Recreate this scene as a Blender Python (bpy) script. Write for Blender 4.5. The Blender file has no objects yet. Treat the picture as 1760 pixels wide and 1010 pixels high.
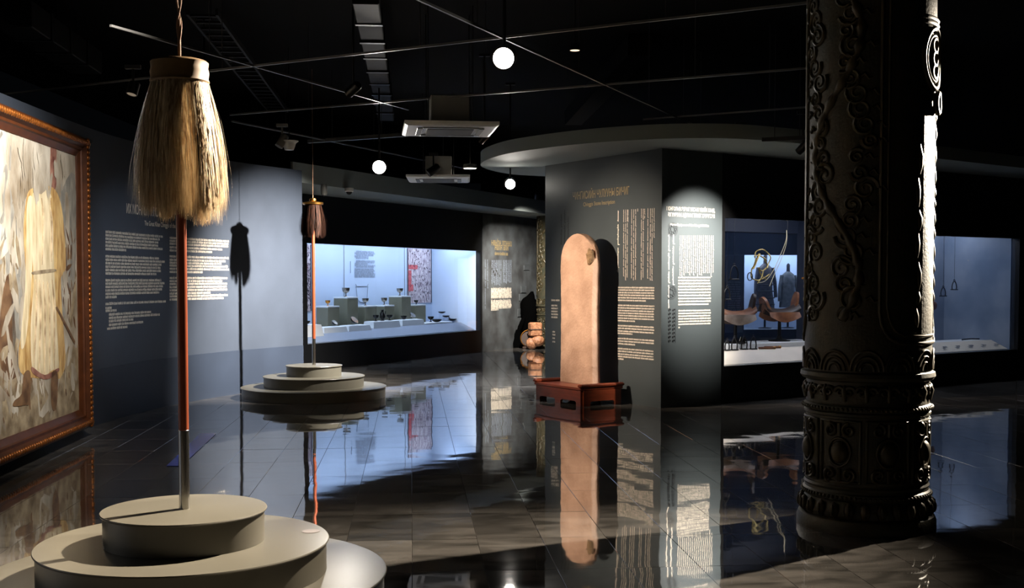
import bpy, math, random
import numpy as np
from mathutils import Vector, Matrix
random.seed(7)
PI = math.pi
SC = bpy.context.scene
COL = SC.collection

# ------------------------------------------------------------------ camera, world, exposure
F, PX, PY = 2020.0, 880.0, 562.0
TH = math.atan(0.0404)
CAMH = 1.6
cd = bpy.data.cameras.new('camera'); cam = bpy.data.objects.new('camera', cd); COL.objects.link(cam)
cam.location = (0, 0, CAMH); cam.rotation_euler = (PI/2 - TH, 0, 0)
cd.sensor_width = 36; cd.lens = F/1760*36; cd.shift_y = (PY-505)/1760; cd.clip_end = 200
SC.camera = cam
W = bpy.data.worlds.new('world'); SC.world = W; W.use_nodes = True
W.node_tree.nodes['Background'].inputs[0].default_value = (0.55, 0.65, 0.8, 1)
W.node_tree.nodes['Background'].inputs[1].default_value = 0.0018
SC.view_settings.view_transform = 'Standard'; SC.view_settings.look = 'None'
SC.view_settings.exposure = 0.0; SC.view_settings.gamma = 1.0; SC.view_settings.use_curve_mapping = False

WARM = (1.0, 0.80, 0.58); NEUT = (1.0, 0.93, 0.84); COOL = (0.86, 0.93, 1.0)
# spot lamps of the lighting track: name -> position, target, watts, colour, cone degrees, blend, radius
LAMPS = {
 'painting': ((-1.6, 7.2, 4.0), (-4.22, 9.2, 2.5), 3000, NEUT, 56, 1.0, 0.04),
 'stele':    ((-3.35, 12.9, 3.25), (1.1, 15.2, 1.55), 2300, (1,.83,.66), 38, 1.0, 0.03),
 'nobles':   ((3.30, 13.40, 3.10), (2.34, 14.95, 1.85), 2200, NEUT, 52, 1.0, 0.04),
 'farwall':  ((-0.35, 15.0, 3.40), (-3.15, 17.1, 1.05), 6600, (1,.93,.84), 68, 1.0, 0.035),
 'leftwall': ((-1.5, 11.2, 3.40), (-4.5, 13.9, 1.45), 330, COOL, 38, 1.0, 0.05),
 'nearflag': ((1.1, 8.1, 3.95), (-1.6, 5.7, 1.6), 7200, (1,.85,.68), 46, 0.9, 0.04),
 'column':   ((6.3, 10.2, 3.2), (2.5, 7.75, 1.95), 15000, (1,.86,.68), 40, 1.0, 0.05),
 'farfloor': ((0.5, 24.0, 3.30), (0.15, 28.0, 0.7), 2300, NEUT, 62, 1.0, 0.05),
 'bundle':   ((3.2, 27.0, 3.30), (0.55, 28.3, 0.5), 220, WARM, 20, 0.5, 0.04),
}

# ------------------------------------------------------------------ pixel -> place helpers
CT, ST = math.cos(TH), math.sin(TH)
def ray(px, py):
    a = (px-PX)/F; b = (PY-py)/F
    return (a, CT+b*ST, -ST+b*CT)
def floor_pt(px, py, h=0.0):
    r = ray(px, py); t = (h-CAMH)/r[2]
    return (r[0]*t, r[1]*t)
def at_depth(px, py, Y):
    r = ray(px, py); t = Y/r[1]
    return (r[0]*t, Y, CAMH+r[2]*t)
class Frame:
    """upright local frame: u along the wall, v behind it, z up"""
    def __init__(s, o, ang):
        s.o = o; s.a = ang; s.d = (math.cos(ang), math.sin(ang)); s.b = (-s.d[1], s.d[0])
    def pt(s, u, v, z=0): return (s.o[0]+s.d[0]*u+s.b[0]*v, s.o[1]+s.d[1]*u+s.b[1]*v, z)
    def px(s, x, y, v=0.0):
        r = ray(x, y); ox, oy = s.o[0]+s.b[0]*v, s.o[1]+s.b[1]*v
        t = (ox*s.b[0]+oy*s.b[1])/(r[0]*s.b[0]+r[1]*s.b[1])
        X, Y = r[0]*t-ox, r[1]*t-oy
        return (X*s.d[0]+Y*s.d[1], CAMH+r[2]*t)
    def map(s, u, z, off): return s.pt(u, -off, z)

# ------------------------------------------------------------------ materials
def lin(c):
    return tuple((v/255/12.92 if v/255 <= 0.04045 else ((v/255+0.055)/1.055)**2.4) for v in c) + (1,)
MATS = {}
def mat(name, rgb, rough=0.6, metal=0.0, var=0.0, scale=6.0, stretch=(1,1,1), rgb2=None, bump=0.0, bscale=40.0, spec=0.5, emit=None, estr=0.0, detail=4.0):
    m = bpy.data.materials.new(name); m.use_nodes = True
    nt = m.node_tree; N = nt.nodes; L = nt.links; p = N['Principled BSDF']
    c = lin(rgb); p.inputs['Base Color'].default_value = c
    p.inputs['Roughness'].default_value = rough; p.inputs['Metallic'].default_value = metal
    p.inputs['Specular IOR Level'].default_value = spec
    if var or rgb2 or bump:
        tc = N.new('ShaderNodeTexCoord'); mp = N.new('ShaderNodeMapping'); L.new(tc.outputs['Object'], mp.inputs[0])
        mp.inputs['Scale'].default_value = stretch
    if var or rgb2:
        nz = N.new('ShaderNodeTexNoise'); nz.inputs['Scale'].default_value = scale; nz.inputs['Detail'].default_value = detail
        L.new(mp.outputs[0], nz.inputs['Vector'])
        cr = N.new('ShaderNodeValToRGB'); e = cr.color_ramp.elements
        e[0].position = 0.35; e[1].position = 0.66
        if rgb2: e[0].color = c; e[1].color = lin(rgb2)
        else:
            e[0].color = tuple(x*(1-var) for x in c[:3])+(1,); e[1].color = tuple(min(1, x*(1+var)) for x in c[:3])+(1,)
        L.new(nz.outputs['Fac'], cr.inputs[0]); L.new(cr.outputs[0], p.inputs['Base Color'])
    if bump:
        nb = N.new('ShaderNodeTexNoise'); nb.inputs['Scale'].default_value = bscale; nb.inputs['Detail'].default_value = 5
        L.new(mp.outputs[0], nb.inputs['Vector'])
        bp = N.new('ShaderNodeBump'); bp.inputs['Strength'].default_value = bump; bp.inputs['Distance'].default_value = 0.02
        L.new(nb.outputs['Fac'], bp.inputs['Height']); L.new(bp.outputs[0], p.inputs['Normal'])
    if emit:
        p.inputs['Emission Color'].default_value = lin(emit); p.inputs['Emission Strength'].default_value = estr
    MATS[name] = m
    return m
def glass_mat(name, tint=(1,1,1), refl=0.9, haze=0.0, hazecol=(150,180,220)):
    m = bpy.data.materials.new(name); m.use_nodes = True
    nt = m.node_tree; N = nt.nodes; L = nt.links; N.remove(N['Principled BSDF'])
    out = N['Material Output']; tr = N.new('ShaderNodeBsdfTransparent'); tr.inputs[0].default_value = tint+(1,)
    gl = N.new('ShaderNodeBsdfGlossy'); gl.inputs['Roughness'].default_value = 0.0; gl.inputs[0].default_value = (refl,)*3+(1,)
    lw = N.new('ShaderNodeLayerWeight'); pw = N.new('ShaderNodeMath'); pw.operation = 'POWER'; pw.inputs[1].default_value = 5.0; L.new(lw.outputs['Facing'], pw.inputs[0])
    fr = N.new('ShaderNodeMath'); fr.operation = 'MULTIPLY_ADD'; fr.inputs[1].default_value = 0.96; fr.inputs[2].default_value = 0.03; L.new(pw.outputs[0], fr.inputs[0])
    mx = N.new('ShaderNodeMixShader'); L.new(fr.outputs[0], mx.inputs[0]); L.new(tr.outputs[0], mx.inputs[1]); L.new(gl.outputs[0], mx.inputs[2])
    src = mx
    if haze:
        df = N.new('ShaderNodeBsdfDiffuse'); df.inputs[0].default_value = lin(hazecol)
        tl = N.new('ShaderNodeBsdfTranslucent'); tl.inputs[0].default_value = lin(hazecol)
        ad = N.new('ShaderNodeMixShader'); ad.inputs[0].default_value = 0.5; L.new(df.outputs[0], ad.inputs[1]); L.new(tl.outputs[0], ad.inputs[2])
        m2 = N.new('ShaderNodeMixShader'); m2.inputs[0].default_value = haze; L.new(mx.outputs[0], m2.inputs[1]); L.new(ad.outputs[0], m2.inputs[2]); src = m2
    L.new(src.outputs[0], out.inputs[0]); MATS[name] = m
    return m
def hair_mat(name, rgb, rgb2, rough=0.42, spec=0.35):
    m = mat(name, rgb, rough, 0, 0, 9.0, (9,9,0.7), rgb2, spec=spec, detail=3)
    nt = m.node_tree; N = nt.nodes; L = nt.links; p = N['Principled BSDF']; out = N['Material Output']
    tl = N.new('ShaderNodeBsdfTranslucent'); mx = N.new('ShaderNodeMixShader'); mx.inputs[0].default_value = 0.10
    src = p.inputs['Base Color'].links[0].from_socket; L.new(src, tl.inputs[0])
    L.new(p.outputs[0], mx.inputs[1]); L.new(tl.outputs[0], mx.inputs[2]); L.new(mx.outputs[0], out.inputs[0])
    return m
TILE_A = math.radians(4.9); TW, TL = 0.40, 0.80
def tile_mat():
    m = bpy.data.materials.new('polished_tile'); m.use_nodes = True
    nt = m.node_tree; N = nt.nodes; L = nt.links; p = N['Principled BSDF']
    geo = N.new('ShaderNodeNewGeometry'); rot = N.new('ShaderNodeVectorRotate'); rot.rotation_type = 'Z_AXIS'; rot.inputs['Angle'].default_value = -TILE_A
    L.new(geo.outputs['Position'], rot.inputs['Vector'])
    dv = N.new('ShaderNodeVectorMath'); dv.operation = 'DIVIDE'; dv.inputs[1].default_value = (TW, TL, 1); L.new(rot.outputs[0], dv.inputs[0])
    mu = N.new('ShaderNodeVectorMath'); mu.operation = 'MULTIPLY'; mu.inputs[1].default_value = (1, 1, 0); L.new(dv.outputs[0], mu.inputs[0])
    fl = N.new('ShaderNodeVectorMath'); fl.operation = 'FLOOR'; L.new(mu.outputs[0], fl.inputs[0])
    wn = N.new('ShaderNodeTexWhiteNoise'); wn.noise_dimensions = '2D'; L.new(fl.outputs[0], wn.inputs['Vector'])
    ad = N.new('ShaderNodeVectorMath'); ad.operation = 'MULTIPLY_ADD'; ad.inputs[1].default_value = (7, 7, 7); L.new(wn.outputs['Color'], ad.inputs[0]); L.new(rot.outputs[0], ad.inputs[2])
    mp = N.new('ShaderNodeMapping'); mp.inputs['Scale'].default_value = (0.9, 2.2, 1); L.new(ad.outputs[0], mp.inputs[0])
    nz = N.new('ShaderNodeTexNoise'); nz.inputs['Scale'].default_value = 2.6; nz.inputs['Detail'].default_value = 6; nz.inputs['Distortion'].default_value = 0.8
    L.new(mp.outputs[0], nz.inputs['Vector'])
    cr = N.new('ShaderNodeValToRGB'); e = cr.color_ramp.elements
    e[0].position = 0.3; e[0].color = lin((62,60,57)); e[1].position = 0.72; e[1].color = lin((118,113,108))
    L.new(nz.outputs['Fac'], cr.inputs[0])
    hs = N.new('ShaderNodeHueSaturation'); mr = N.new('ShaderNodeMapRange'); mr.inputs['To Min'].default_value = 0.55; mr.inputs['To Max'].default_value = 1.1
    L.new(wn.outputs['Value'], mr.inputs[0]); L.new(mr.outputs[0], hs.inputs['Value']); L.new(cr.outputs[0], hs.inputs['Color']); L.new(hs.outputs[0], p.inputs['Base Color'])
    r2 = N.new('ShaderNodeMapRange'); r2.inputs['To Min'].default_value = 0.012; r2.inputs['To Max'].default_value = 0.05; L.new(nz.outputs['Fac'], r2.inputs[0]); L.new(r2.outputs[0], p.inputs['Roughness'])
    p.inputs['IOR'].default_value = 1.9
    nb = N.new('ShaderNodeTexNoise'); nb.inputs['Scale'].default_value = 2.2; nb.inputs['Detail'].default_value = 1.5; L.new(rot.outputs[0], nb.inputs['Vector'])
    bp = N.new('ShaderNodeBump'); bp.inputs['Strength'].default_value = 0.30; bp.inputs['Distance'].default_value = 0.006
    L.new(nb.outputs['Fac'], bp.inputs['Height']); L.new(bp.outputs[0], p.inputs['Normal'])
    MATS['tile'] = m
    return m
tile_mat()
mat('grout', (24,24,25), 0.7)
mat('ceiling', (7,7,8), 0.9, spec=0.1)
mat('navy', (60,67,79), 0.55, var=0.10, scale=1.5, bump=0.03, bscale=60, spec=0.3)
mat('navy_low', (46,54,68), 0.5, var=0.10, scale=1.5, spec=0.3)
mat('black_wall', (13,14,16), 0.5, var=0.12, scale=2, spec=0.3)
mat('case_black', (9,9,10), 0.4, spec=0.35)
mat('block', (62,68,70), 0.5, var=0.07, scale=1.3, spec=0.3)
mat('panel_wall', (62,62,62), 0.55, 0, 0, 2.2, (1,1,1), (92,96,98), spec=0.3)
mat('panel_stone', (78,82,84), 0.6, 0.0, 0.2, 5)
mat('soffit', (140,148,146), 0.8, spec=0.2)
mat('text', (225,214,196), 0.5)
mat('text_gold', (150,132,95), 0.45)
mat('text_faint', (140,150,165), 0.6)
mat('text_dark', (20,24,28), 0.6)
mat('podium', (92,89,79), 0.32, var=0.05, scale=3, spec=0.5)
mat('sticker', (140,134,134), 0.5)
mat('pole_wood', (116,54,30), 0.32, var=0.15, scale=5, stretch=(8,8,0.6))
mat('steel', (180,178,172), 0.22, 1.0)
mat('brass', (190,140,70), 0.28, 1.0)
mat('leather', (112,86,48), 0.6, var=0.2, scale=12)
hair_mat('hair_blond', (150,120,82), (232,212,172))
hair_mat('hair_dark', (20,13,10), (62,36,25), 0.7, 0.1)
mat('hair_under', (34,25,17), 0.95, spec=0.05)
mat('rope', (120,92,70), 0.8)
mat('wire', (40,38,36), 0.6)
mat('tape', (70,100,255), 0.35)
mat('stone', (164,130,108), 0.85, 0, 0, 3.5, (1,1,1), (192,156,132), bump=0.6, bscale=34, spec=0.25)
mat('stone_dark', (96,74,54), 0.9, 0, 0, 18, (1,1,1), (150,120,88), bump=0.9, bscale=60, spec=0.2)
mat('redwood', (112,48,26), 0.3, var=0.22, scale=6, stretch=(1,1,5))
mat('gilt', (150,88,36), 0.35, 0.6, var=0.35, scale=40)
mat('gilt_inner', (84,44,20), 0.4, 0.25, var=0.2, scale=10)
mat('canvas', (132,118,98), 0.5, 0, 0, 3.2, (1,1,0.6), (205,198,184), spec=0.3, bump=0.2, bscale=25, detail=8)
mat('canvas_low', (116,100,78), 0.5, 0, 0, 6.5, (1,1,1), (176,160,132), spec=0.3, bump=0.2, bscale=25, detail=8)
mat('paint_cream', (196,178,140), 0.5, 0, 0, 5, (3,3,0.7), (236,222,190), spec=0.3)
mat('paint_ochre', (160,120,66), 0.5, 0, 0, 6, (3,3,0.8), (216,186,128), spec=0.3)
mat('paint_brown', (84,60,42), 0.5, 0, 0, 7, (1,1,1), (128,98,70), spec=0.3)
mat('paint_grey', (124,122,116), 0.5, 0, 0, 6, (2,2,1), (164,160,150), spec=0.3)
mat('paint_red', (104,58,50), 0.5, 0, 0, 9, (1,1,1), (168,124,106), spec=0.3)
mat('bronze', (62,55,37), 0.48, 0.1, 0, 7, (1,1,1), (42,45,33), bump=0.15, bscale=50)
mat('bronze_hi', (66,56,32), 0.45, 0.2, 0, 14, (1,1,1), (46,42,27))
mat('black_metal', (10,10,11), 0.4, 0.2)
mat('rail', (96,95,92), 0.4, 0.3)
mat('white_plastic', (232,232,228), 0.45)
mat('grey_plastic', (120,120,116), 0.5)
mat('grille', (60,60,58), 0.6)
mat('duct', (12,12,13), 0.6, 0.0, spec=0.12)
mat('lens', (255,250,240), 0.4, emit=(255,248,236), estr=60)
mat('lens_small', (255,240,220), 0.4, emit=(255,236,214), estr=16)
mat('lens_dim', (255,220,190), 0.4, emit=(255,214,178), estr=2)
mat('lamp_lens', (255,244,226), 0.4, emit=(255,240,220), estr=8)
mat('case_light', (255,255,255), 0.5, emit=(206,226,255), estr=9.5)
mat('case_light_warm', (255,255,255), 0.5, emit=(226,236,255), estr=7)
mat('case_light_strong', (255,255,255), 0.5, emit=(226,232,250), estr=17)
mat('case_back', (194,210,232), 0.8, spec=0.1)
mat('case_floor', (128,136,150), 0.7, spec=0.2)
mat('cream_deck', (216,206,190), 0.6, var=0.04, scale=3)
mat('white_block', (214,218,220), 0.6)
mat('olive', (126,124,104), 0.6, 0, 0, 2.6, (1,1,1), (110,108,86))
mat('blue_grey_panel', (108,124,146), 0.75, 0, 0, 1.2, (1,1,1), (150,160,176), spec=0.2)
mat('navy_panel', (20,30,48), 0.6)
mat('silver', (150,142,132), 0.25, 0.9, var=0.3, scale=60)
mat('dark_silver', (48,46,44), 0.3, 0.8)
mat('gold_bowl', (196,130,52), 0.28, 0.8)
mat('iron', (20,20,22), 0.5, 0.4)
mat('saddle_brown', (96,58,40), 0.45, 0, 0, 8, (1,1,1), (140,94,64))
mat('saddle_dark', (44,32,28), 0.5, var=0.3, scale=8)
mat('saddle_pale', (136,120,106), 0.6, 0, 0, 10, (1,1,1), (98,80,66))
mat('felt_dark', (26,26,32), 0.9)
mat('bridle', (156,134,70), 0.5, 0.2, var=0.3, scale=30)
mat('cordage', (186,172,136), 0.7)
mat('coat', (70,76,82), 0.85, 0, 0, 9, (1,1,1), (104,108,112))
mat('armor', (62,58,62), 0.5, 0.2, 0.3, 14)
mat('rug', (140,120,130), 0.8, 0, 0, 22, (1,1,0.35), (226,214,216))
mat('rug_red', (196,92,96), 0.8, var=0.2, scale=20)
mat('rug_edge', (58,46,60), 0.8)
mat('bundle', (128,80,52), 0.55, 0, 0, 22, (1,1,1), (178,128,92), bump=0.4, bscale=30)
mat('silhouette_black', (4,4,4), 1.0, spec=0.0)  # near-black so the lit shape still reads as a silhouette
mat('drum', (52,34,24), 0.5)
glass_mat('glass')
glass_mat('glass_hazy', haze=0.05, hazecol=(120,150,200))
glass_mat('clear_stand', (0.93,0.95,0.97))

# ------------------------------------------------------------------ mesh helpers
class MB:
    def __init__(s): s.v = []; s.f = []
    def add(s, vs, fs, M=None):
        b = len(s.v)
        s.v += [tuple(M @ Vector(p)) for p in vs] if M is not None else [tuple(p) for p in vs]
        s.f += [tuple(b+i for i in f) for f in fs]; return s
    def box(s, x0, x1, y0, y1, z0, z1, M=None, bev=0.0):
        if bev <= 0:
            vs = [(x,y,z) for z in (z0,z1) for y in (y0,y1) for x in (x0,x1)]
            return s.add(vs, [(0,2,3,1),(4,5,7,6),(0,1,5,4),(2,6,7,3),(0,4,6,2),(1,3,7,5)], M)
        b = min(bev, (x1-x0)*.45, (y1-y0)*.45, (z1-z0)*.45); vs = []; fs = []
        rings = [(z0, b), (z0+b, 0), (z1-b, 0), (z1, b)]
        for z, i in rings:
            X0, X1, Y0, Y1 = x0+i, x1-i, y0+i, y1-i
            vs += [(X0+b,Y0,z),(X1-b,Y0,z),(X1,Y0+b,z),(X1,Y1-b,z),(X1-b,Y1,z),(X0+b,Y1,z),(X0,Y1-b,z),(X0,Y0+b,z)]
        for r in range(3):
            for k in range(8): fs.append((r*8+k, r*8+(k+1)%8, r*8+8+(k+1)%8, r*8+8+k))
        fs.append(tuple(range(7,-1,-1))); fs.append(tuple(range(24,32)))
        return s.add(vs, fs, M)
    def lathe(s, prof, n=48, M=None, cap=True, a0=0, a1=2*PI, sx=1, sy=1):
        full = abs(a1-a0-2*PI) < 1e-6; m = n if full else n+1; vs = []; fs = []
        for r, z in prof:
            for k in range(m):
                a = a0+(a1-a0)*k/n; vs.append((r*math.cos(a)*sx, r*math.sin(a)*sy, z))
        for i in range(len(prof)-1):
            for k in range(n if full else m-1):
                k2 = (k+1) % m; fs.append((i*m+k, i*m+k2, (i+1)*m+k2, (i+1)*m+k))
        if cap and full:
            if prof[0][0] > 1e-5: fs.append(tuple(range(m-1,-1,-1)))
            if prof[-1][0] > 1e-5: fs.append(tuple((len(prof)-1)*m+k for k in range(m)))
        return s.add(vs, fs, M)
    def tube(s, pts, r, n=8, M=None, closed=False, cap=True, flat=1.0):
        P = [Vector(p) for p in pts]; N = len(P); vs = []; fs = []
        if N < 2: return s
        prev = None
        for i in range(N):
            t = (P[(i+1)%N]-P[i-1]) if closed else (P[min(i+1,N-1)]-P[max(i-1,0)])
            if t.length < 1e-9: t = Vector((0,0,1))
            t.normalize()
            if prev is None:
                a = Vector((0,0,1)) if abs(t.z) < .9 else Vector((1,0,0)); u = t.cross(a).normalized()
            else:
                u = prev-t*prev.dot(t)
                if u.length < 1e-6: u = t.orthogonal()
                u.normalize()
            prev = u; w = t.cross(u); rr = r[i] if isinstance(r, (list,tuple)) else r
            for k in range(n):
                a = 2*PI*k/n; vs.append(P[i]+u*math.cos(a)*rr+w*math.sin(a)*rr*flat)
        for i in range(N if closed else N-1):
            j = (i+1) % N
            for k in range(n): fs.append((i*n+k, i*n+(k+1)%n, j*n+(k+1)%n, j*n+k))
        if cap and not closed:
            fs.append(tuple(range(n-1,-1,-1))); fs.append(tuple((N-1)*n+k for k in range(n)))
        return s.add(vs, fs, M)
    def sphere(s, c, r, n=10, sc=(1,1,1), M=None):
        pr = []; h = max(4, n//2)
        vs = []; fs = []
        for i in range(h+1):
            ph = PI*i/h
            for k in range(n):
                a = 2*PI*k/n; vs.append((c[0]+r*sc[0]*math.sin(ph)*math.cos(a), c[1]+r*sc[1]*math.sin(ph)*math.sin(a), c[2]-r*sc[2]*math.cos(ph)))
        for i in range(h):
            for k in range(n): fs.append((i*n+k, i*n+(k+1)%n, (i+1)*n+(k+1)%n, (i+1)*n+k))
        return s.add(vs, fs, M)
    def prism(s, poly, z0, z1, M=None):
        """polygon in xy, extruded in z"""
        n = len(poly); ar = sum(poly[i][0]*poly[(i+1)%n][1]-poly[(i+1)%n][0]*poly[i][1] for i in range(n))
        if ar < 0: poly = poly[::-1]
        vs = [(x,y,z0) for x,y in poly]+[(x,y,z1) for x,y in poly]
        fs = [tuple(range(n-1,-1,-1)), tuple(range(n,2*n))]+[(i,(i+1)%n,n+(i+1)%n,n+i) for i in range(n)]
        return s.add(vs, fs, M)
    def loft(s, rings, M=None, cap=True):
        n = len(rings[0]); vs = [p for r in rings for p in r]; fs = []
        for i in range(len(rings)-1):
            for k in range(n): fs.append((i*n+k, i*n+(k+1)%n, (i+1)*n+(k+1)%n, (i+1)*n+k))
        if cap: fs.append(tuple(range(n-1,-1,-1))); fs.append(tuple((len(rings)-1)*n+k for k in range(n)))
        return s.add(vs, fs, M)
    def mesh(s, name, m, smooth=None):
        me = bpy.data.meshes.new(name); me.from_pydata(s.v, [], s.f); me.materials.append(MATS[m]); me.update()
        if smooth is not None:
            me.shade_smooth()
            try: me.set_sharp_from_angle(angle=math.radians(smooth))
            except Exception: pass
        return me
    def build(s, name, m, parent=None, smooth=None, loc=None, rotz=None):
        o = bpy.data.objects.new(name, s.mesh(name, m, smooth)); COL.objects.link(o)
        if parent is not None: o.parent = parent
        if loc is not None: o.location = loc
        if rotz is not None: o.rotation_euler = (0,0,rotz)
        return o
def XZ(poly_to_xz=True):
    """prism polygons drawn in x,z and extruded along y"""
    return Matrix(((1,0,0,0),(0,0,-1,0),(0,1,0,0),(0,0,0,1)))
def thing(name, label, cat, loc=(0,0,0), rotz=0.0, group=None):
    o = bpy.data.objects.new(name, None); COL.objects.link(o); o.location = loc; o.rotation_euler = (0,0,rotz); o.empty_display_size = .1
    return tag(o, label, cat, group)
def tag(o, label, cat, group=None):
    o['label'] = label; o['category'] = cat
    if group: o['group'] = group
    return o
def struct(o, label=None, cat=None):
    o['kind'] = 'structure'
    if label: o['label'] = label
    if cat: o['category'] = cat
    return o
def catmull(pts, n=8, closed=False):
    P = [Vector(p) for p in pts]; out = []; N = len(P)
    for i in range(N if closed else N-1):
        if closed: a,b,c,d = P[i-1],P[i],P[(i+1)%N],P[(i+2)%N]
        else: a,b,c,d = P[max(i-1,0)],P[i],P[i+1],P[min(i+2,N-1)]
        for k in range(n):
            t = k/n; out.append(0.5*((2*b)+(c-a)*t+(2*a-5*b+4*c-d)*t*t+(3*b-a-3*c+d)*t**3))
    if not closed: out.append(P[-1])
    return out
def copy_tree(o, parent=None):
    c = o.copy(); COL.objects.link(c); c.parent = parent
    for ch in list(o.children): copy_tree(ch, c)
    return c

# ------------------------------------------------------------------ writing
def text_outline(body, font_align='LEFT'):
    cu = bpy.data.curves.new('lettering', 'FONT'); cu.body = body; cu.size = 1.0; cu.resolution_u = 3; cu.offset = 0.006
    o = bpy.data.objects.new('lettering', cu); COL.objects.link(o)
    dg = bpy.context.evaluated_depsgraph_get(); me = bpy.data.meshes.new_from_object(o.evaluated_get(dg))
    vs = np.array([v.co[:] for v in me.vertices]); fs = [tuple(p.vertices) for p in me.polygons]
    bpy.data.objects.remove(o); bpy.data.curves.remove(cu); bpy.data.meshes.remove(me)
    return vs, fs
def lettering(mb, surf, body, u0, u1, z0, cap, off=0.004, cond=None):
    vs, fs = text_outline(body)
    x0, x1 = vs[:,0].min(), vs[:,0].max(); sx = (u1-u0)/(x1-x0); sy = cap/0.73
    mb.add([surf.map(u0+(p[0]-x0)*sx, z0+p[1]*sy, off) for p in vs], fs)
def quad(mb, surf, u0, u1, z0, z1, off=0.004):
    mb.add([surf.map(u0,z0,off), surf.map(u1,z0,off), surf.map(u1,z1,off), surf.map(u0,z1,off)], [(0,1,2,3)])
def textline(mb, surf, u0, u1, z, h, off=0.004, wide=0.62):
    """a row of small unreadable letter-like strokes"""
    u = u0; st = h*0.2
    while u < u1-h*0.3:
        for _ in range(random.randint(2, 9)):
            w = h*wide*random.uniform(.7, 1.15)
            if u+w > u1: break
            k = random.random(); zt = z+h*(1.0 if k < .8 else 1.3)
            quad(mb, surf, u, u+st, z, zt, off); quad(mb, surf, u+w-st, u+w, z, z+h, off)
            zz = random.choice((z, z+h*.4, z+h*.8)); quad(mb, surf, u+st, u+w-st, zz, zz+st, off)
            if random.random() < .5:
                zz = random.choice((z, z+h*.8)); quad(mb, surf, u+st, u+w-st, zz, zz+st, off)
            u += w+h*.16
        u += h*.38
def scriptcol(mb, surf, u, z0, z1, w, off=0.004):
    """one downward column of vertical script: a spine with side teeth"""
    z = z1
    while z > z0+w:
        L = random.uniform(2.5, 9)*w; e = max(z0, z-L)
        quad(mb, surf, u-w*.14, u+w*.14, e, z, off); q = z-w*.3
        while q > e+w*.3:
            if random.random() < .75:
                s = random.choice((-1,-1,1)); l = random.uniform(.4,1)*w*.55; a, b = sorted((u, u+s*l)); quad(mb, surf, a, b, q-w*.16, q, off)
            q -= w*random.uniform(.45,.9)
        if random.random() < .5: quad(mb, surf, u, u+w*.7, e, e+w*.2, off)
        z = e-w*.7

# ------------------------------------------------------------------ frames of the place
LC = Frame((-3.55, 20.4), math.radians(63.8))           # wall with the cup showcase
LCW = LC.px(826, 500)[0]                                # width of its window
FB = Frame((1.855, 14.6), math.radians(34.5))           # block: face with the horse showcases
_e = (0.475, 16.83); _L = math.hypot(1.855-_e[0], 14.6-_e[1])
FA = Frame(_e, math.atan2(14.6-_e[1], 1.855-_e[0]))     # block: face behind the stone
WH = 3.24
class Curved:
    def __init__(s, pts):
        s.P = [(p.x, p.y) for p in catmull([(x,y,0) for x,y in pts], 10)]; s.S = [0]
        for a, b in zip(s.P, s.P[1:]): s.S.append(s.S[-1]+math.hypot(b[0]-a[0], b[1]-a[1]))
    def seg(s, u):
        for i in range(len(s.P)-1):
            if u <= s.S[i+1] or i == len(s.P)-2: break
        a, b = s.P[i], s.P[i+1]; L = s.S[i+1]-s.S[i]; t = (u-s.S[i])/L; d = ((b[0]-a[0])/L, (b[1]-a[1])/L)
        return (a[0]+d[0]*L*t, a[1]+d[1]*L*t), d
    def map(s, u, z, off):
        p, d = s.seg(u); n = (d[1], -d[0]); return (p[0]+n[0]*off, p[1]+n[1]*off, z)
    def px(s, x, y):
        r = ray(x, y); best = None
        for i in range(len(s.P)-1):
            a, b = s.P[i], s.P[i+1]; ex, ey = b[0]-a[0], b[1]-a[1]
            den = r[0]*ey-r[1]*ex
            if abs(den) < 1e-9: continue
            t = (a[0]*ey-a[1]*ex)/den; w = (a[0]*r[1]-a[1]*r[0])/den
            if t > 0 and -1e-6 <= w <= 1+1e-6 and (best is None or t < best[0]): best = (t, s.S[i]+w*(s.S[i+1]-s.S[i]))
        return (best[1], CAMH+r[2]*best[0])
LW = Curved([(-4.10,3.0),(-4.25,6.0),(-4.42,9.0),(-4.55,11.6),(-4.57,13.2),(-4.45,14.4),(-4.22,15.4),(-3.91,16.3),(-3.55,17.05),(-3.16,17.75)])

# ================================================================== THE SETTING
# floor: dark bed with separate polished tiles
bed = MB().box(-7, 13, 1.5, 35, -0.12, -0.012).build('floor', 'grout'); struct(bed, 'dark polished stone tiled floor of the hall', 'floor')
ca, sa = math.cos(TILE_A), math.sin(TILE_A)
def tile_center(i, j):
    x, y = (i+.5)*TW, (j+.5)*TL; return (x*ca-y*sa, x*sa+y*ca)
def tile_geo(mb, M=None, rnd=None):
    g = .0008; b = .0012; hx, hy = TW/2-g, TL/2-g
    vs = [(-hx,-hy,-.012),(hx,-hy,-.012),(hx,hy,-.012),(-hx,hy,-.012),(-hx,-hy,-.0015),(hx,-hy,-.0015),(hx,hy,-.0015),(-hx,hy,-.0015),
          (-hx+b,-hy+b,0),(hx-b,-hy+b,0),(hx-b,hy-b,0),(-hx+b,hy-b,0)]
    fs = [(8,9,10,11)]+[(k,(k+1)%4,4+(k+1)%4,4+k) for k in range(4)]+[(4+k,4+(k+1)%4,8+(k+1)%4,8+k) for k in range(4)]
    return mb.add(vs, fs, M)
tmesh = tile_geo(MB()).mesh('tile', 'tile')
cand = []
for i in range(-26, 42):
    for j in range(0, 46):
        x, y = tile_center(i, j)
        if not (-6.8 < x < 12.8 and 1.7 < y < 34.6): continue
        vis = y > 5.3 and abs(x/y) < 0.455
        if x < -4.5 or (y > 15.0 and x > 1.6) or (y > 20 and x < -3.6): vis = False
        if math.hypot(x+1.6, y-5.7) < .8: vis = False
        cand.append((0 if vis else 1, y, i, j, x, y))
cand.sort()
rest = MB()
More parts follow.
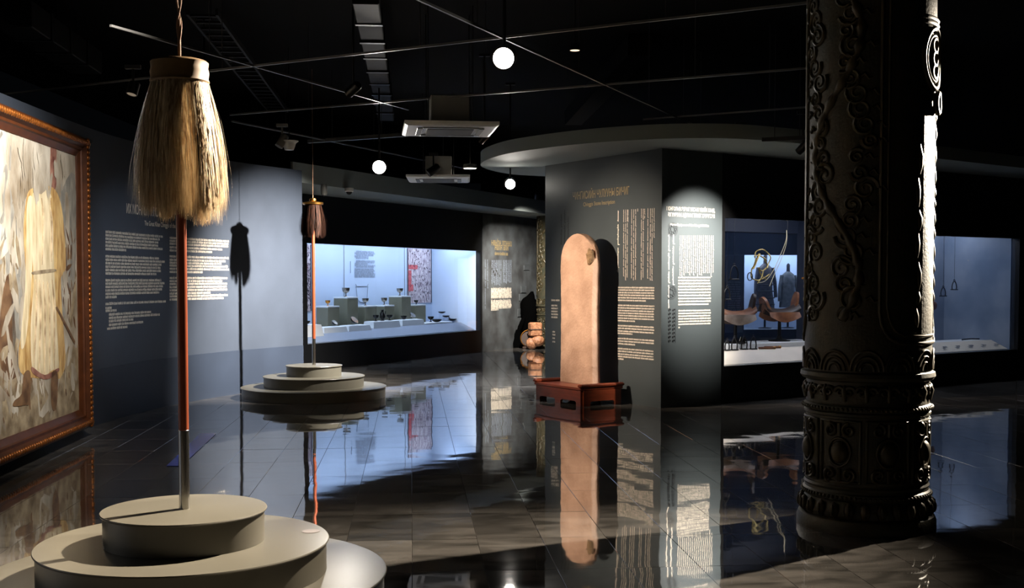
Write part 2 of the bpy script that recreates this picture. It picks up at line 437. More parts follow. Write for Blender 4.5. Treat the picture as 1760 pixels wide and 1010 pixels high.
for k, (nv, _, i, j, x, y) in enumerate(cand):
    tx, ty = random.gauss(0, .0007), random.gauss(0, .0011)
    if k < 300:
        o = bpy.data.objects.new('tile', tmesh); COL.objects.link(o); o.parent = bed
        o.location = (x, y, 0); o.rotation_euler = (tx, ty, TILE_A)
    else:
        tile_geo(rest, Matrix.Translation((x,y,0)) @ Matrix.Rotation(TILE_A,4,'Z') @ Matrix.Rotation(tx,4,'X') @ Matrix.Rotation(ty,4,'Y'))
o = rest.build('far_tiles', 'tile', bed); o['kind'] = 'stuff'

struct(MB().box(-7, 13, 1.5, 35, 4.45, 4.6).build('ceiling', 'ceiling'), 'black painted open ceiling of the hall', 'ceiling')

# curved navy wall on the left with its lower panel
def curved_slab(surf, u0, u1, z0, z1, off0, off1, n=70):
    mb = MB(); R = []
    for k in range(n+1):
        u = u0+(u1-u0)*k/n
        R.append([surf.map(u,z0,off0), surf.map(u,z0,off1), surf.map(u,z1,off1), surf.map(u,z1,off0)])
    return mb.loft(R)
UE = LW.S[-1]
wall_left = struct(curved_slab(LW, 0, UE, 0, WH, -.20, 0).build('wall_left', 'navy', smooth=30), 'curved navy blue wall with printed text', 'wall')
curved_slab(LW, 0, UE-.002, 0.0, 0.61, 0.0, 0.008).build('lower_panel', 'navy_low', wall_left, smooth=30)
mb = MB()
s0, s1 = LW.px(217, 360)[0], LW.px(357, 360)[0]
z0 = LW.px(217, 366)[1]
lettering(mb, LW, 'ИХ МОНГОЛ УЛСЫН ЭЗЭН ХААН ЧИНГИС', s0, s1, z0, 0.115, cond=1)
mb.build('heading_text', 'text', wall_left)
mb = MB(); s0, s1 = LW.px(248, 385)[0], LW.px(317, 385)[0]; z0 = LW.px(248, 387)[1]
lettering(mb, LW, 'The Great Khan Chinggis of the Mongols', s0, s1, z0, 0.06)
mb.build('subheading_text', 'text', wall_left)
mb = MB()
def wtext(xl, ys, xr):
    for y, r in zip(ys, xr):
        u0, z = LW.px(170+xl/5.05, 390+(y+8)/5.05); u1 = LW.px(170+r/5.05, 390+y/5.05)[0]
        textline(mb, LW, u0, u1, z, 0.026)
wtext(55, (42,72,102,132,162,192,255,285,315,345,375,405,465,493,522,552,582,612,670,705,730), (552,530,515,520,550,235,520,575,540,535,540,500,540,570,555,550,525,155,580,110,155))
wtext(84, (762,792,820,852), (450,530,300,390)); wtext(68, (885,), (250,))
wtext(612, (95,120,145,175,203,255,285,310,335,362,390,443,470,495,523,550,578,603,630), (1130,1125,1120,1075,980,1125,1100,1065,1120,1135,905,1115,1070,1115,1110,1115,975,1125,1085))
mb.build('body_text', 'text', wall_left)

# dark wall with the cup showcase, its upper bulkhead and soffit
WTOP = 3.08
WZ0, WZ1 = 0.475, 2.235
mb = MB()
mb.box(-1.2, 0, 0, .12, 0, WTOP); mb.box(0, LCW, 0, .12, 0, WZ0); mb.box(0, LCW, 0, .12, WZ1, WTOP); mb.box(LCW, LCW+.08, 0, .12, 0, WTOP)
wall_bl = struct(mb.build('wall_back_left', 'black_wall', loc=LC.pt(0,0), rotz=LC.a), 'black wall around the showcase of silver cups', 'wall')
PE = LC.px(906, 500)[0]
wall_pn = struct(MB().box(LCW+.08, PE+1.2, -.02, .12, 0, WTOP).build('wall_panel_far', 'panel_wall', loc=LC.pt(0,0), rotz=LC.a), 'grey printed wall panel to the right of the cup showcase', 'wall')
class Loc:                                   # surface in local coordinates of a wall object
    def map(s, u, z, off): return (u, -off, z)
LOC = Loc()
def far_px(x, y): return LC.px(830+x/5.05, 400+y/5.05)
mb = MB(); h = .05
for (xa, xb, y) in ((65,245,108),(95,215,148)):
    u0, z = far_px(xa, y); textline(mb, LOC, u0, far_px(xb, y)[0], z, .12, .025, .7)
u0, z = far_px(95, 192); textline(mb, LOC, u0, far_px(215,192)[0], z, .06, .025)
mb.build('heading_text', 'text_gold', wall_pn)
mb = MB()
for y in (495,509,523,537,551,565,600,614,628,642,656,670):
    u0, z = far_px(62, y+5); textline(mb, LOC, u0, far_px(242 if y not in (670,) else 125, y)[0], z, .055, .025)
mb.build('body_text', 'text', wall_pn)
mb = MB()
for x in list(range(70, 160, 13))+list(range(170, 245, 13)):
    u, za = far_px(x, 235); zb = far_px(x, random.choice((440,450,455,430)))[1]; scriptcol(mb, LOC, u, zb, za, .07, .025)
for x in (12, 32):
    u, za = far_px(x, 230); scriptcol(mb, LOC, u, far_px(x, 660 if x < 20 else 480)[1], za, .05, .025)
mb.build('vertical_script', 'text_faint', wall_pn)
for (x, y, w, hh) in ((345,490,46,60),(335,560,60,60),(340,620,46,50),(325,690,66,70),(350,745,60,60),(370,300,50,50)):
    u0, z1 = far_px(x-w/2, y-hh/2); u1, z0 = far_px(x+w/2, y+hh/2)
    MB().box(u0, u1, -.035, -.02, z0, z1, bev=.01).build('raised_panel', 'panel_stone', wall_pn)
# soffit running in front of that wall
mb = MB(); mb.prism([(-2.2,-1.35),(PE+2.6,-1.0),(PE+2.6,.1),(-2.2,.1)], WTOP+.002, WTOP+.06)
mb.prism([(-2.2,-1.35),(PE+2.6,-1.0),(PE+2.6,-.96),(-2.2,-1.31)], WTOP+.06, WTOP+.30)
struct(mb.build('ceiling_soffit_left', 'soffit', loc=LC.pt(0,0), rotz=LC.a), 'grey soffit running above the cup showcase wall', 'soffit')

# block in the middle: face with the stone text, face with the horse text and two showcase openings
TOPZ = 3.22
mb = MB(); mb.box(0, _L, 0, .10, 0, TOPZ)
wall_ct = struct(mb.build('wall_center', 'block', loc=FA.pt(0,0), rotz=FA.a), 'dark grey-green wall face behind the standing stone', 'wall')
S1a, S1b, S1z0, S1z1 = 1.075, 3.95, 0.475, 2.40
S2a, S2b, S2z0, S2z1 = 4.15, 7.61, 0.475, 2.26
mb = MB(); mb.box(.02, S1a-.04, 0, .10, 0, TOPZ)
wall_rt = struct(mb.build('wall_right', 'block', loc=FB.pt(0,0), rotz=FB.a), 'dark wall face with white spot lit text beside the horse showcase', 'wall')
mb = MB(); mb.box(S1a-.04, S1a, -.012, .10, 0, TOPZ)
mb.box(S1a, S1b, 0, .10, 0, S1z0); mb.box(S1a, S1b, 0, .10, S1z1, TOPZ); mb.box(S1b, S2a, 0, .10, 0, TOPZ)
mb.box(S2a, S2b, 0, .10, 0, S2z0); mb.box(S2a, S2b, 0, .10, S2z1, TOPZ); mb.box(S2b, S2b+2.4, -.0, .10, 0, TOPZ)
mb.build('showcase_front', 'case_black', wall_rt)
MB().box(S2b, S2b+.06, -.03, -.001, 0, TOPZ).build('corner_post', 'case_black', wall_rt)
# text on the stone face
mb = MB(); u0, z = FA.px(985, 343.5); u1 = FA.px(1082, 330)[0]
lettering(mb, LOC, 'ЧИНГИСИЙН ЧУЛУУНЫ БИЧИГ', u0, u1, z, .105); mb.build('heading_text', 'text_gold', wall_ct)
mb = MB(); u0, z = FA.px(1003, 354.5); u1 = FA.px(1057, 350)[0]
lettering(mb, LOC, 'Chinggis Stone Inscription', u0, u1, z, .055); mb.build('subheading_text', 'text_gold', wall_ct)
def c6(x, y): return FA.px(1060+x/6.31, 470+y/6.31)
mb = MB()
for y, r in zip((150,177,205,232,260,288,342,370,398,425,452,480,508,562,590,620,645,700,728,757,810,838,868,895,922),
                (412,412,410,410,410,325,410,410,410,408,410,408,205,408,408,405,180,408,408,207,405,405,405,405,80)):
    u0, z = c6(15, y+8); textline(mb, LOC, u0, c6(r, y)[0], z, .018)
for y, r in ((517,962),(526,958),(531,960),(536,959),(541,960),(546,959)):
    u0, z = FA.px(948, y); textline(mb, LOC, u0, FA.px(r, y)[0], z, .022)
for y in (571,576,582,588):
    u0, z = FA.px(950, y); textline(mb, LOC, u0, FA.px(955, y)[0], z, .02)
mb.build('body_text', 'text', wall_ct)
mb = MB(); c5 = lambda x, y: FA.px(960+x/5.05, 300+y/5.05)
u, za = c5(520, 312); scriptcol(mb, LOC, u, c5(520, 862)[1], za, .05)
for x, ya, yb in ((568,303,880),(585,303,915),(600,303,905),(606,303,410),(637,300,900),(655,300,918),(672,300,915),(690,295,320),(722,295,912),(738,295,895),(750,295,380),(778,292,900),(800,292,915),(815,292,918),(832,290,550)):
    u, za = c5(x, ya); scriptcol(mb, LOC, u, c5(x, yb)[1], za, .022)
mb.build('vertical_script', 'text', wall_ct)
mb = MB()
for x, ya, yb in ((965,368,420),(971,360,420),(977,372,415)):
    u, za = FA.px(x, ya); scriptcol(mb, LOC, u, FA.px(x, yb)[1], za, .045)
mb.build('dark_script', 'text_dark', wall_ct)
# text on the horse face
c4 = lambda x, y: FB.px(1130+x/3.88, 340+y/3.88)
mb = MB()
for s, xa, xb, y in (('МОНГОЛЫН ЭЗЭНТ УЛСЫН ҮЕИЙН ХААД,', 60, 382, 82), ('ЯЗГУУРТНЫ АДУУНЫ ТОНОГ ХЭРЭГСЭЛ', 65, 380, 122)):
    u0, z = c4(xa, y); lettering(mb, LOC, s, u0, c4(xb, y)[0], z, .048)
u0, z = c4(85, 184); lettering(mb, LOC, 'Horse Equipment of the Mongol Nobles', u0, c4(340,184)[0], z, .030)
mb.build('heading_text', 'text', wall_rt)
mb = MB()
for y in list(range(535, 730, 20))+list(range(757, 850, 18)):
    u0, z = c4(138, y); textline(mb, LOC, u0, c4(355 if y not in (715,) else 340, y)[0], z, .017)
u0, z = c4(138, 868); textline(mb, LOC, u0, c4(150,868)[0], z, .017)
mb.build('body_text', 'text', wall_rt)
mb = MB()
for x in range(150, 372, 13):
    u, za = c4(x, 250); scriptcol(mb, LOC, u, c4(x, random.choice((500,515,525)))[1], za, .02)
u, za = c4(76, 245); scriptcol(mb, LOC, u, c4(76,735)[1], za, .034)
u, za = c4(105, 245); scriptcol(mb, LOC, u, c4(105,580)[1], za, .034)
mb.build('vertical_script', 'text', wall_rt)
mb = MB()
for cx, cy, R in ((100,210,42),(92,630,42)):
    u, z = c4(cx, cy); r = R/3.88/125
    for rr, w in ((r, .006), (r*.8, .004), (r*.35, .005)):
        n = 28
        for k in range(n):
            a, b = 2*PI*k/n, 2*PI*(k+1)/n
            mb.add([(u+rr*math.cos(a),-.0035,z+rr*math.sin(a)),(u+rr*math.cos(b),-.0035,z+rr*math.sin(b)),(u+(rr-w)*math.cos(b),-.0035,z+(rr-w)*math.sin(b)),(u+(rr-w)*math.cos(a),-.0035,z+(rr-w)*math.sin(a))],[(0,1,2,3)])
    for k in range(8):
        a = 2*PI*k/8; c = (u+r*.57*math.cos(a), z+r*.57*math.sin(a))
        mb.tube([(c[0]+r*.17*math.cos(q), -.003, c[1]+r*.17*math.sin(q)) for q in [2*PI*i/10 for i in range(10)]], .0025, 4, closed=True)
u0, z1 = c4(65, 735); u1, z0 = c4(118, 965)
for k in range(9):
    zz = z0+(z1-z0)*(k+.5)/9; s = (z1-z0)/20
    for uu in (u0*.75+u1*.25, u0*.25+u1*.75):
        mb.tube([(uu+s*(1-i/14)*math.cos(i*.75), -.003, zz+s*(1-i/14)*math.sin(i*.75)) for i in range(13)], .004, 4)
for uu in (u0, u1): quad(mb, LOC, uu-.003, uu+.003, z0, z1, .0035)
mb.build('printed_ornament', 'text_dark', wall_rt)

# round canopy over the block
cp = catmull([(.60,18.6,0),(.0,18.2,0),(-.38,17.3,0),(-.42,16.4,0),(-.12,15.35,0),(.38,14.6,0),(1.0,14.0,0),(1.75,13.62,0),(2.5,13.60,0),(3.2,13.95,0),(4.2,14.65,0),(5.6,15.75,0),(7.2,17.0,0),(9.2,18.5,0)], 8)
poly = [(p.x,p.y) for p in cp]+[(9.6,21.0),(6.0,20.6),(2.5,20.0)]
mb = MB(); mb.prism(poly, TOPZ+.002, TOPZ+.17)
struct(mb.build('ceiling_canopy', 'soffit', smooth=35), 'grey round-edged canopy above the middle block', 'canopy')

# back wall of the hall, far behind the block
FR = Frame((-0.4, 30.6), math.radians(9.0))
def frp(x, y, v=0): return FR.px(x, y, v)
ba, bb = frp(1279, 500)[0], frp(1420, 500)[0]; bz0, bz1 = frp(1320, 566)[1], frp(1320, 438)[1]
mb = MB(); mb.box(-.4, ba, 0, .12, 0, 4.44); mb.box(ba, bb, 0, .12, 0, bz0); mb.box(ba, bb, 0, .12, bz1, 4.44); mb.box(bb, bb+4.5, 0, .12, 0, 4.44)
wall_bk = struct(mb.build('wall_back', 'black_wall', loc=FR.pt(0,0), rotz=FR.a), 'dark far wall seen through the horse showcase', 'wall')
mb = MB(); ua, zt = frp(1247, 438); ub, zb = frp(1276, 552)
MB().box(ua, ub, -.03, -.001, zb-.3, zt).build('text_panel', 'grey_plastic', wall_bk)
for k, y in enumerate(range(486, 540, 4)):
    u0, z = frp(1250, y); textline(mb, LOC, u0, frp(1272, y)[0], z, .04, .034)
mb.build('body_text', 'text', wall_bk)
# ================================================================== SHOWCASES
def showcase(frame, label, ua, ub, z0, z1, depth, top, seams, backmat='case_back', floormat='case_floor', light='case_light', back=True, glassm='glass', lightv=(.2,.9), sides='case_back'):
    t = thing('showcase', label, 'showcase', frame.pt(0,0), frame.a)
    xs = [ua]+seams+[ub]
    for a, b in zip(xs, xs[1:]):
        MB().box(a+.004, b-.004, .045, .053, z0+.002, z1-.002).build('glass_pane', glassm, t)
    MB().box(ua, ub, .12, depth, z0-.05, z0).build('case_floor', floormat, t)
    if back: MB().box(ua, ub, depth, depth+.03, z0-.05, top).build('back_panel', backmat, t)
    MB().box(ua-.03, ua, .12, depth, z0-.05, top).build('side_panel', sides, t)
    MB().box(ub, ub+.03, .12, depth, z0-.05, top).build('side_panel', sides, t)
    MB().box(ua-.03, ub+.03, .11, depth+.03, top, top+.04).build('case_top', 'case_black', t)
    L = (ub-ua); n = max(1, round(L/1.5))
    for k in range(n):
        a = ua+L*(k+.06)/n; b = ua+L*(k+.94)/n
        MB().box(a, b, lightv[0], lightv[1], top-.03, top-.004, bev=.008).build('light_panel', light, t)
    return t
# cup showcase
case1 = showcase(LC, 'long white lit wall showcase with silver cups on pedestals', 0, LCW, WZ0, WZ1, 1.25, 2.62, [LC.px(647,500)[0], LC.px(746,500)[0]])
# slanted label deck behind the glass
mb = MB(); R = []
for u in (0.02, LCW-.02): R.append([(u,.14,WZ0),(u,.50,WZ0),(u,.50,WZ0+.17),(u,.14,WZ0+.01)])
mb.loft(R); mb.build('label_deck', 'case_floor', case1)
V = 1.245
def cpx(x, y, v): return LC.px(500+x/4.21, 380+y/4.21, v)
# hangings and prints on the back panel
def hanging(xa, xb, ya, yb, label):
    u0, z1 = cpx(xa, ya, V); u1, z0 = cpx(xb, yb, V)
    z1 = min(z1, 2.6)
    t = thing('wall_hanging', label, 'hanging', LC.pt(u0, V-.012), LC.a); w = u1-u0
    MB().box(0, w, 0, .010, z0, z1).build('cloth', 'rug', t)
    MB().box(-.01, .02, -.003, .0, z0, z1).build('border', 'rug_edge', t); MB().box(w-.02, w+.01, -.003, .0, z0, z1).build('border', 'rug_edge', t)
    H = z1-z0
    for fx0, fx1, fz0, fz1 in ((.02,.40,.62,.70),(.02,.22,.22,.34),(.0,.14,.34,.60)):
        MB().box(w*fx0, w*fx1, -.003, 0, z0+H*fz0, z0+H*fz1).build('red_patch', 'rug_red', t)
    mb = MB()
    for k in range(150):
        x = w*random.uniform(.06,.94); z = z0+H*random.uniform(.02,.98); s = random.uniform(.012,.03)
        mb.tube([(x+s*random.uniform(-1,1), -.004, z+s*random.uniform(-1,1)) for _ in range(4)], .0035, 4)
    mb.build('brush_marks', 'rug_edge', t)['kind'] = 'stuff'
hanging(842, 1014, 195, 588, 'pink and grey brush-painted cloth hanging at the back of the cup showcase')
hanging(96, 143, 165, 650, 'red and grey cloth hanging at the left end of the cup showcase')
mb = MB(); ya = 225
class CV:
    def map(s, u, z, off): return (u, V-off, z)
CVS = CV()
for y in list(range(225, 285, 12))+list(range(292, 345, 11))+list(range(352, 412, 11)):
    u0, z = cpx(470+random.choice((0,0,-10)), y, V); textline(mb, CVS, u0, cpx(random.choice((610,600,560)), y, V)[0], z, .035)
mb.build('printed_text', 'text_faint', case1)
mb = MB()
for pts in ([(468,455),(475,470),(552,470),(558,455)], [(470,470),(480,560),(500,585),(540,585),(550,560),(556,470)], [(430,290),(430,375)]):
    mb.tube([(cpx(x,y,V)[0], V-.004, cpx(x,y,V)[1]) for x,y in pts], .006, 4)
mb.build('printed_drawing', 'text_faint', case1)['kind'] = 'stuff'
for x in (384, 822, 1082):
    u, z = cpx(x, 300, V); MB().box(u-.006, u+.006, V-.004, V, WZ0, 2.6).build('panel_joint', 'grey_plastic', case1)
# pedestals: (px left, px split, px right, py top, depth of front)
def pedestal(xa, xs, ytop, d0, d1, label, col='olive'):
    """front face between u0..u1 at depth d0; left end visible"""
    u0, zt = cpx(xs, ytop, d0)
    return u0, zt
PED = [((268,350),614,.78,1.05,'olive pedestal with a small bronze cup, leftmost in the cup showcase'),
       ((408,486),548,.80,1.12,'tall pedestal left of the printed text in the cup showcase'),
       ((540,622),612,.80,1.08,'low olive pedestal right of the tall left one in the cup showcase'),
       ((678,748),608,.84,1.10,'low pedestal beside the glass joint in the cup showcase'),
       ((802,868),540,.80,1.12,'tall pedestal in front of the pink hanging in the cup showcase'),
       ((905,976),602,.82,1.06,'low pedestal under the pink hanging, rightmost in the cup showcase')]
PEDTOP = []
for (xa, xb), yt, d0, d1, lab in PED:
    u0, zt = cpx(xa, yt, d0); u1 = cpx(xb, yt, d0)[0]
    t = thing('display_pedestal', lab, 'pedestal', LC.pt(0,0), LC.a, 'pedestals in the cup showcase')
    MB().box(u0, u1, d0, d1, WZ0, zt-.03, bev=.004).build('body', 'olive', t)
    MB().box(u0-.004, u1+.004, d0-.004, d1+.004, zt-.03, zt, bev=.003).build('top', 'white_block', t)
    PEDTOP.append(((u0+u1)/2, (d0+d1)/2, zt))
# low slanted stands in front
STN = [((70,240),(745,792),.34,'small white slanted stand at the left end of the cup showcase'),
       ((240,420),(760,782),.42,'small white slanted stand holding the dark tilted bowl'),
       ((420,590),(748,770),.42,'small white slanted stand holding the gold lined bowl'),
       ((600,800),(718,756),.46,'wide white slanted stand holding the dark silver vessel group'),
       ((808,975),(708,745),.50,'white slanted stand right of the vessel group with two cups')]
STT = []
for (xa, xb), (yt, yb), d0, lab in STN:
    u0, zb = cpx(xa, yb, d0); u1 = cpx(xb, yb, d0)[0]; zt = cpx((xa+xb)/2, yt, d0+.1)[1]
    u0 = max(u0, .03)
    t = thing('slanted_stand', lab, 'stand', LC.pt(0,0), LC.a, 'slanted stands in the cup showcase')
    i = .045
    mb = MB(); mb.loft([[(u0,d0,WZ0),(u1,d0,WZ0),(u1,d0+.28,WZ0),(u0,d0+.28,WZ0)],[(u0,d0,WZ0+.10),(u1,d0,WZ0+.10),(u1,d0+.28,WZ0+.12),(u0,d0+.28,WZ0+.12)],[(u0+i,d0+.03,zt-.01),(u1-i,d0+.03,zt-.01),(u1-i,d0+.25,zt),(u0+i,d0+.25,zt)]])
    mb.build('block', 'white_block', t)
    mb = MB()
    for r in range(2): textline(mb, CVSX(u0+.1) if False else LOC, u0+.08, u0+.22, WZ0+.06-.03*r, .014, -d0+.002)
    mb.build('label_print', 'text_faint', t)
    STT.append((u0, u1, d0+.14, zt))
def goblet(uvz, H, R, m, label, group='cups in the cup showcase', tilt=0, name='goblet'):
    t = thing(name, label, 'cup', LC.pt(uvz[0], uvz[1], uvz[2]), LC.a, group)
    MB().lathe([(R*.55,0),(R*.5,H*.04),(R*.16,H*.12),(R*.14,H*.36),(R*.3,H*.42)], 20).build('stem', m, t, 40)
    MB().lathe([(R*.3,H*.42),(R*.7,H*.52),(R*.92,H*.72),(R,H),(R*.93,H),(R*.84,H*.72),(R*.6,H*.56),(0,H*.5)], 24).build('bowl', m, t, 40)
    return t
def bowl(uvz, R, H, m, label, tilt=0.0, inner=None, group='bowls in the cup showcase'):
    t = thing('bowl', label, 'bowl', LC.pt(uvz[0], uvz[1], uvz[2]), LC.a, group)
    M = Matrix.Translation((0,0,R*math.sin(abs(tilt))*.95+.004)) @ Matrix.Rotation(tilt, 4, 'X')
    MB().lathe([(R*.35,0),(R*.7,H*.2),(R*.94,H*.6),(R,H),(R*.95,H)], 24, M).build('shell', m, t, 40)
    MB().lathe([(R*.95,H),(R*.86,H*.6),(R*.6,H*.3),(0,H*.2)], 24, M).build('lining', inner or m, t, 40)
    if abs(tilt) > .05: MB().box(-.03,.03,-.02,.03,0,R*math.sin(abs(tilt))*.9+.01).build('prop', 'clear_stand', t)
    return t
GOB = [(0,.10,.048,'gold_bowl','small bronze goblet on the leftmost olive pedestal'),(1,.17,.075,'silver','large silver goblet on the tall left pedestal'),
       (2,.14,.066,'silver','silver goblet on the pedestal below the printed drawing'),(3,.145,.062,'silver','silver goblet on the low pedestal beside the glass joint'),
       (4,.15,.068,'silver','silver goblet on the tall pedestal by the pink hanging'),(5,.085,.05,'dark_silver','small dark goblet on the rightmost pedestal')]
for k, H, R, m, lab in GOB:
    u, v, z = PEDTOP[k]; goblet((u, v, z), H*1.05, R*1.05, m, lab)
def onst(k, f, dv=0): u0, u1, v, z = STT[k]; return (u0+(u1-u0)*f, v+dv, z)
bowl(onst(0,.45), .10, .06, 'dark_silver', 'dark shallow bowl on the left end stand')
bowl(onst(1,.62), .062, .05, 'dark_silver', 'dark silver tilted bowl beside the gold lined one', .7, 'silver')
bowl(onst(2,.42), .085, .06, 'dark_silver', 'tilted bowl with a shining gold lining', .8, 'gold_bowl')
u = onst(3,.52); t = thing('ewer', 'dark silver ewer standing between two cups on the wide stand', 'vessel', LC.pt(*u), LC.a)
MB().lathe([(.045,0),(.03,.02),(.06,.07),(.055,.12),(.025,.16),(.02,.20),(.032,.22),(.02,.22)], 20).build('body', 'dark_silver', t, 40)
MB().tube(catmull([(.05,0,.10),(.10,0,.13),(.11,0,.19)],6), .010, 8).build('spout', 'dark_silver', t, 40)
MB().tube(catmull([(-.03,0,.18),(-.09,0,.16),(-.055,0,.08)],6), .008, 8).build('handle', 'dark_silver', t, 40)
goblet(onst(3,.28), .12, .06, 'dark_silver', 'dark silver cup left of the ewer'); goblet(onst(3,.78), .11, .065, 'dark_silver', 'dark silver cup right of the ewer')
bowl(onst(4,.30), .065, .075, 'dark_silver', 'dark deep bowl on the stand right of the ewer', .0)
bowl(onst(4,.62), .07, .06, 'silver', 'tilted silver bowl on the stand right of the ewer', .8)
# right end of the deck: a white plate board with bowls
ub, zb = cpx(978, 735, .5); ue, zt = cpx(1225, 690, .8)
t = thing('display_board', 'long white board at the right end of the cup showcase', 'stand', LC.pt(0,0), LC.a)
MB().box(ub, LCW-.35, .52, 1.0, WZ0, WZ0+.20, bev=.01).build('board', 'white_block', t); BT = WZ0+.20
def on(x, y, v): return (cpx(x, y, v)[0], v, BT)
goblet(on(1012,680,.78), .12, .07, 'dark_silver', 'dark stem cup on the white board near the right glass joint')
bowl(on(1055,705,.62), .115, .06, 'dark_silver', 'wide dark low bowl on the white board')
for x, v, hh, lab in ((1092,.86,.17,'flat dark dish raised on a clear block'),(1122,.80,.08,'small dark dish on a low clear block')):
    u = on(x, 690, v); t = thing('dish', lab, 'dish', LC.pt(*u), LC.a)
    MB().box(-.05,.05,-.05,.05,0,hh,bev=.004).build('clear_block', 'clear_stand', t)
    MB().lathe([(.03,hh),(.075,hh+.02),(.085,hh+.04),(.078,hh+.04),(.03,hh+.015)],20).build('dish_shell', 'dark_silver', t, 40)
u = on(1168,700,.68); t = thing('ladle', 'long handled dark silver ladle at the right end of the board', 'ladle', LC.pt(*u), LC.a)
MB().lathe([(.03,0),(.075,.02),(.10,.05),(.09,.05),(.03,.015)], 20).build('scoop', 'dark_silver', t, 40)
MB().tube(catmull([(-.09,0,.045),(-.15,0,.08),(-.20,.0,.12)],5), .010, 6).build('handle', 'dark_silver', t, 40)

# horse showcase (first window) : glass back, see-through
case2 = showcase(FB, 'lit showcase of saddles and bridles beside the column', S1a, S1b, S1z0, S1z1, 1.35, 2.72, [], back=False, light='case_light_strong', sides='navy_panel', floormat='white_block', lightv=(.30,.62))
MB().box(S1a, S1b, 1.35, 1.358, S1z0, 2.72).build('back_glass_pane', 'glass_hazy', case2)
MB().box(S1a, S1b, 1.33, 1.348, 2.30, 2.72).build('haze_panel', 'navy_panel', case2)  # added navy panel standing in for haze and reflection in the upper glass
def spx(x, y, v): return FB.px(1230+x/3.607, 360+y/3.607, v)
R = []
mb = MB()
for u in (S1a+.01, S1b-.01): R.append([(u,.14,S1z0),(u,.42,S1z0),(u,.42,S1z0+.15),(u,.14,S1z0+.01)])
mb.loft(R); mb.build('label_deck', 'cream_deck', case2)
# showcase right of the column
case3 = showcase(FB, 'bluish showcase with hanging stirrups right of the column', S2a, S2b, S2z0, S2z1, 1.35, 2.72, [FB.px(1606,500)[0]], backmat='blue_grey_panel', floormat='case_floor', light='case_light_warm', sides='blue_grey_panel', glassm='glass_hazy', lightv=(.75,1.15))
mb = MB(); R = []
for u in (S2a+.01, S2b-.02): R.append([(u,.14,S2z0),(u,.44,S2z0),(u,.44,S2z0+.14),(u,.14,S2z0+.01)])
mb.loft(R); mb.build('label_deck', 'cream_deck', case3)
mb = MB()
for x in (1618,1640,1662,1684,1706):
    for r in range(2):
        u, z = FB.px(x+6*r, 588+7*r, .25); 
        for q in range(3): mb.box(u, u+.12*random.uniform(.5,1), .20+.06*r+.014*q, .208+.06*r+.014*q, S2z0+.052+.02*r+.006*q, S2z0+.056+.02*r+.006*q)
mb.build('label_print', 'text_faint', case3)['kind'] = 'stuff'
# case at the far wall seen through the glass
case4 = showcase(FR, 'far lit showcase with a coat and armour seen through the glass', ba, bb, bz0, bz1, 1.2, bz1+.3, [], light='case_light')

# ---- things in the horse showcase
def stirrup_pts(w, h, n=22):
    P = []
    for k in range(n+1):
        a = PI*k/n; P.append((w*math.cos(a)*(1-.25*math.sin(a)), 0, h*.30+h*.70*math.sin(a)**.8))
    return [(w*.9,0,.0)]+P+[(-w*.9,0,.0)]
def stirrup(frame, u, v, z, w, h, label, rot=0, hang=True, wire=None):
    t = thing('stirrup', label, 'stirrup', frame.pt(u, v, z), frame.a+rot, 'iron stirrups in the showcases')
    MB().tube(stirrup_pts(w, h), .009, 8).build('arch', 'iron', t, 50)
    MB().box(-w*.95, w*.95, -.035, .035, -.012, .004, bev=.004).build('tread', 'iron', t)
    MB().tube([(.018*math.cos(q),0,h+.012+.018*math.sin(q)) for q in [2*PI*i/10 for i in range(10)]], .006, 6, closed=True).build('strap_eye', 'iron', t, 50)
    if wire: MB().tube([(0,0,h+.028),(0,0,wire-z)], .0025, 5).build('hanging_wire', 'wire', t)
    return t
def saddle(frame, u, v, z, yaw, mseat, mflap, mhorn, label, post, width=.30):
    t = thing('saddle', label, 'saddle', frame.pt(u, v, z), frame.a+yaw, 'saddles in the horse showcase')
    L = .27; mb = MB(); R = []; n = 14
    for i in range(n+1):                                        # seat: sagging sheet, arched across
        x = -L+2*L*i/n; q = abs(x/L); sag = .02+.10*q**2.4; ring = []
        for k in range(11):
            a = -1+2*k/10; ring.append((x, a*.15, post+sag-.09*a*a))
        for k in range(10,-1,-1):
            a = -1+2*k/10; ring.append((x, a*.145, post+sag-.09*a*a-.03))
        R.append(ring)
    mb.loft(R); mb.build('seat', mseat, t, 60)
    for s, nm, hh, ww, lean in ((1,'pommel',.22,.085,.07),(-1,'cantle',.15,.12,-.12)):
        mb = MB(); out = []
        for k in range(15):
            a = PI*k/14; out.append((ww*math.cos(a), hh*math.sin(a)**.75))
        out = [(ww*1.02,-.10)]+out+[(-ww*1.02,-.10),(0,-.02)]
        M = Matrix.Translation((s*L*.86,0,post+.05)) @ Matrix.Rotation(lean*3,4,'Y') @ Matrix(((0,0,1,0),(1,0,0,0),(0,1,0,0),(0,0,0,1)))
        mb.prism(out, -.02, .02, M); mb.build(nm, mhorn if s > 0 else mflap, t, 40)
    for s in (-1, 1):                                           # flaps
        mb = MB(); R = []
        for i in range(9):
            x = -.24+.48*i/8; dz = .13*math.sin(PI*(.12+.76*i/8)); R.append([(x,s*.14,post-.03),(x,s*.16,post-.03),(x,s*(.20+.02*math.sin(i)),post-.05-dz),(x,s*(.185+.02*math.sin(i)),post-.05-dz)])
        mb.loft(R); mb.build('flap', mflap, t, 40)
    MB().tube([(0,0,.02),(0,0,post-.1),(0,0,post-.02)], [.03,.022,.06], 12).build('stand_post', 'iron', t, 40)
    MB().lathe([(.16,0),(.16,.012),(.05,.03),(.03,.08)], 24).build('stand_base', 'iron', t, 40)
    return t
PLZ = S1z0+.16
t = thing('display_plinth', 'white plinth under the saddles in the horse showcase', 'plinth', FB.pt(0,0), FB.a)
MB().box(S1a+.02, S1b-.02, .80, 1.32, S1z0, PLZ+.06, bev=.006).build('block', 'white_block', t)
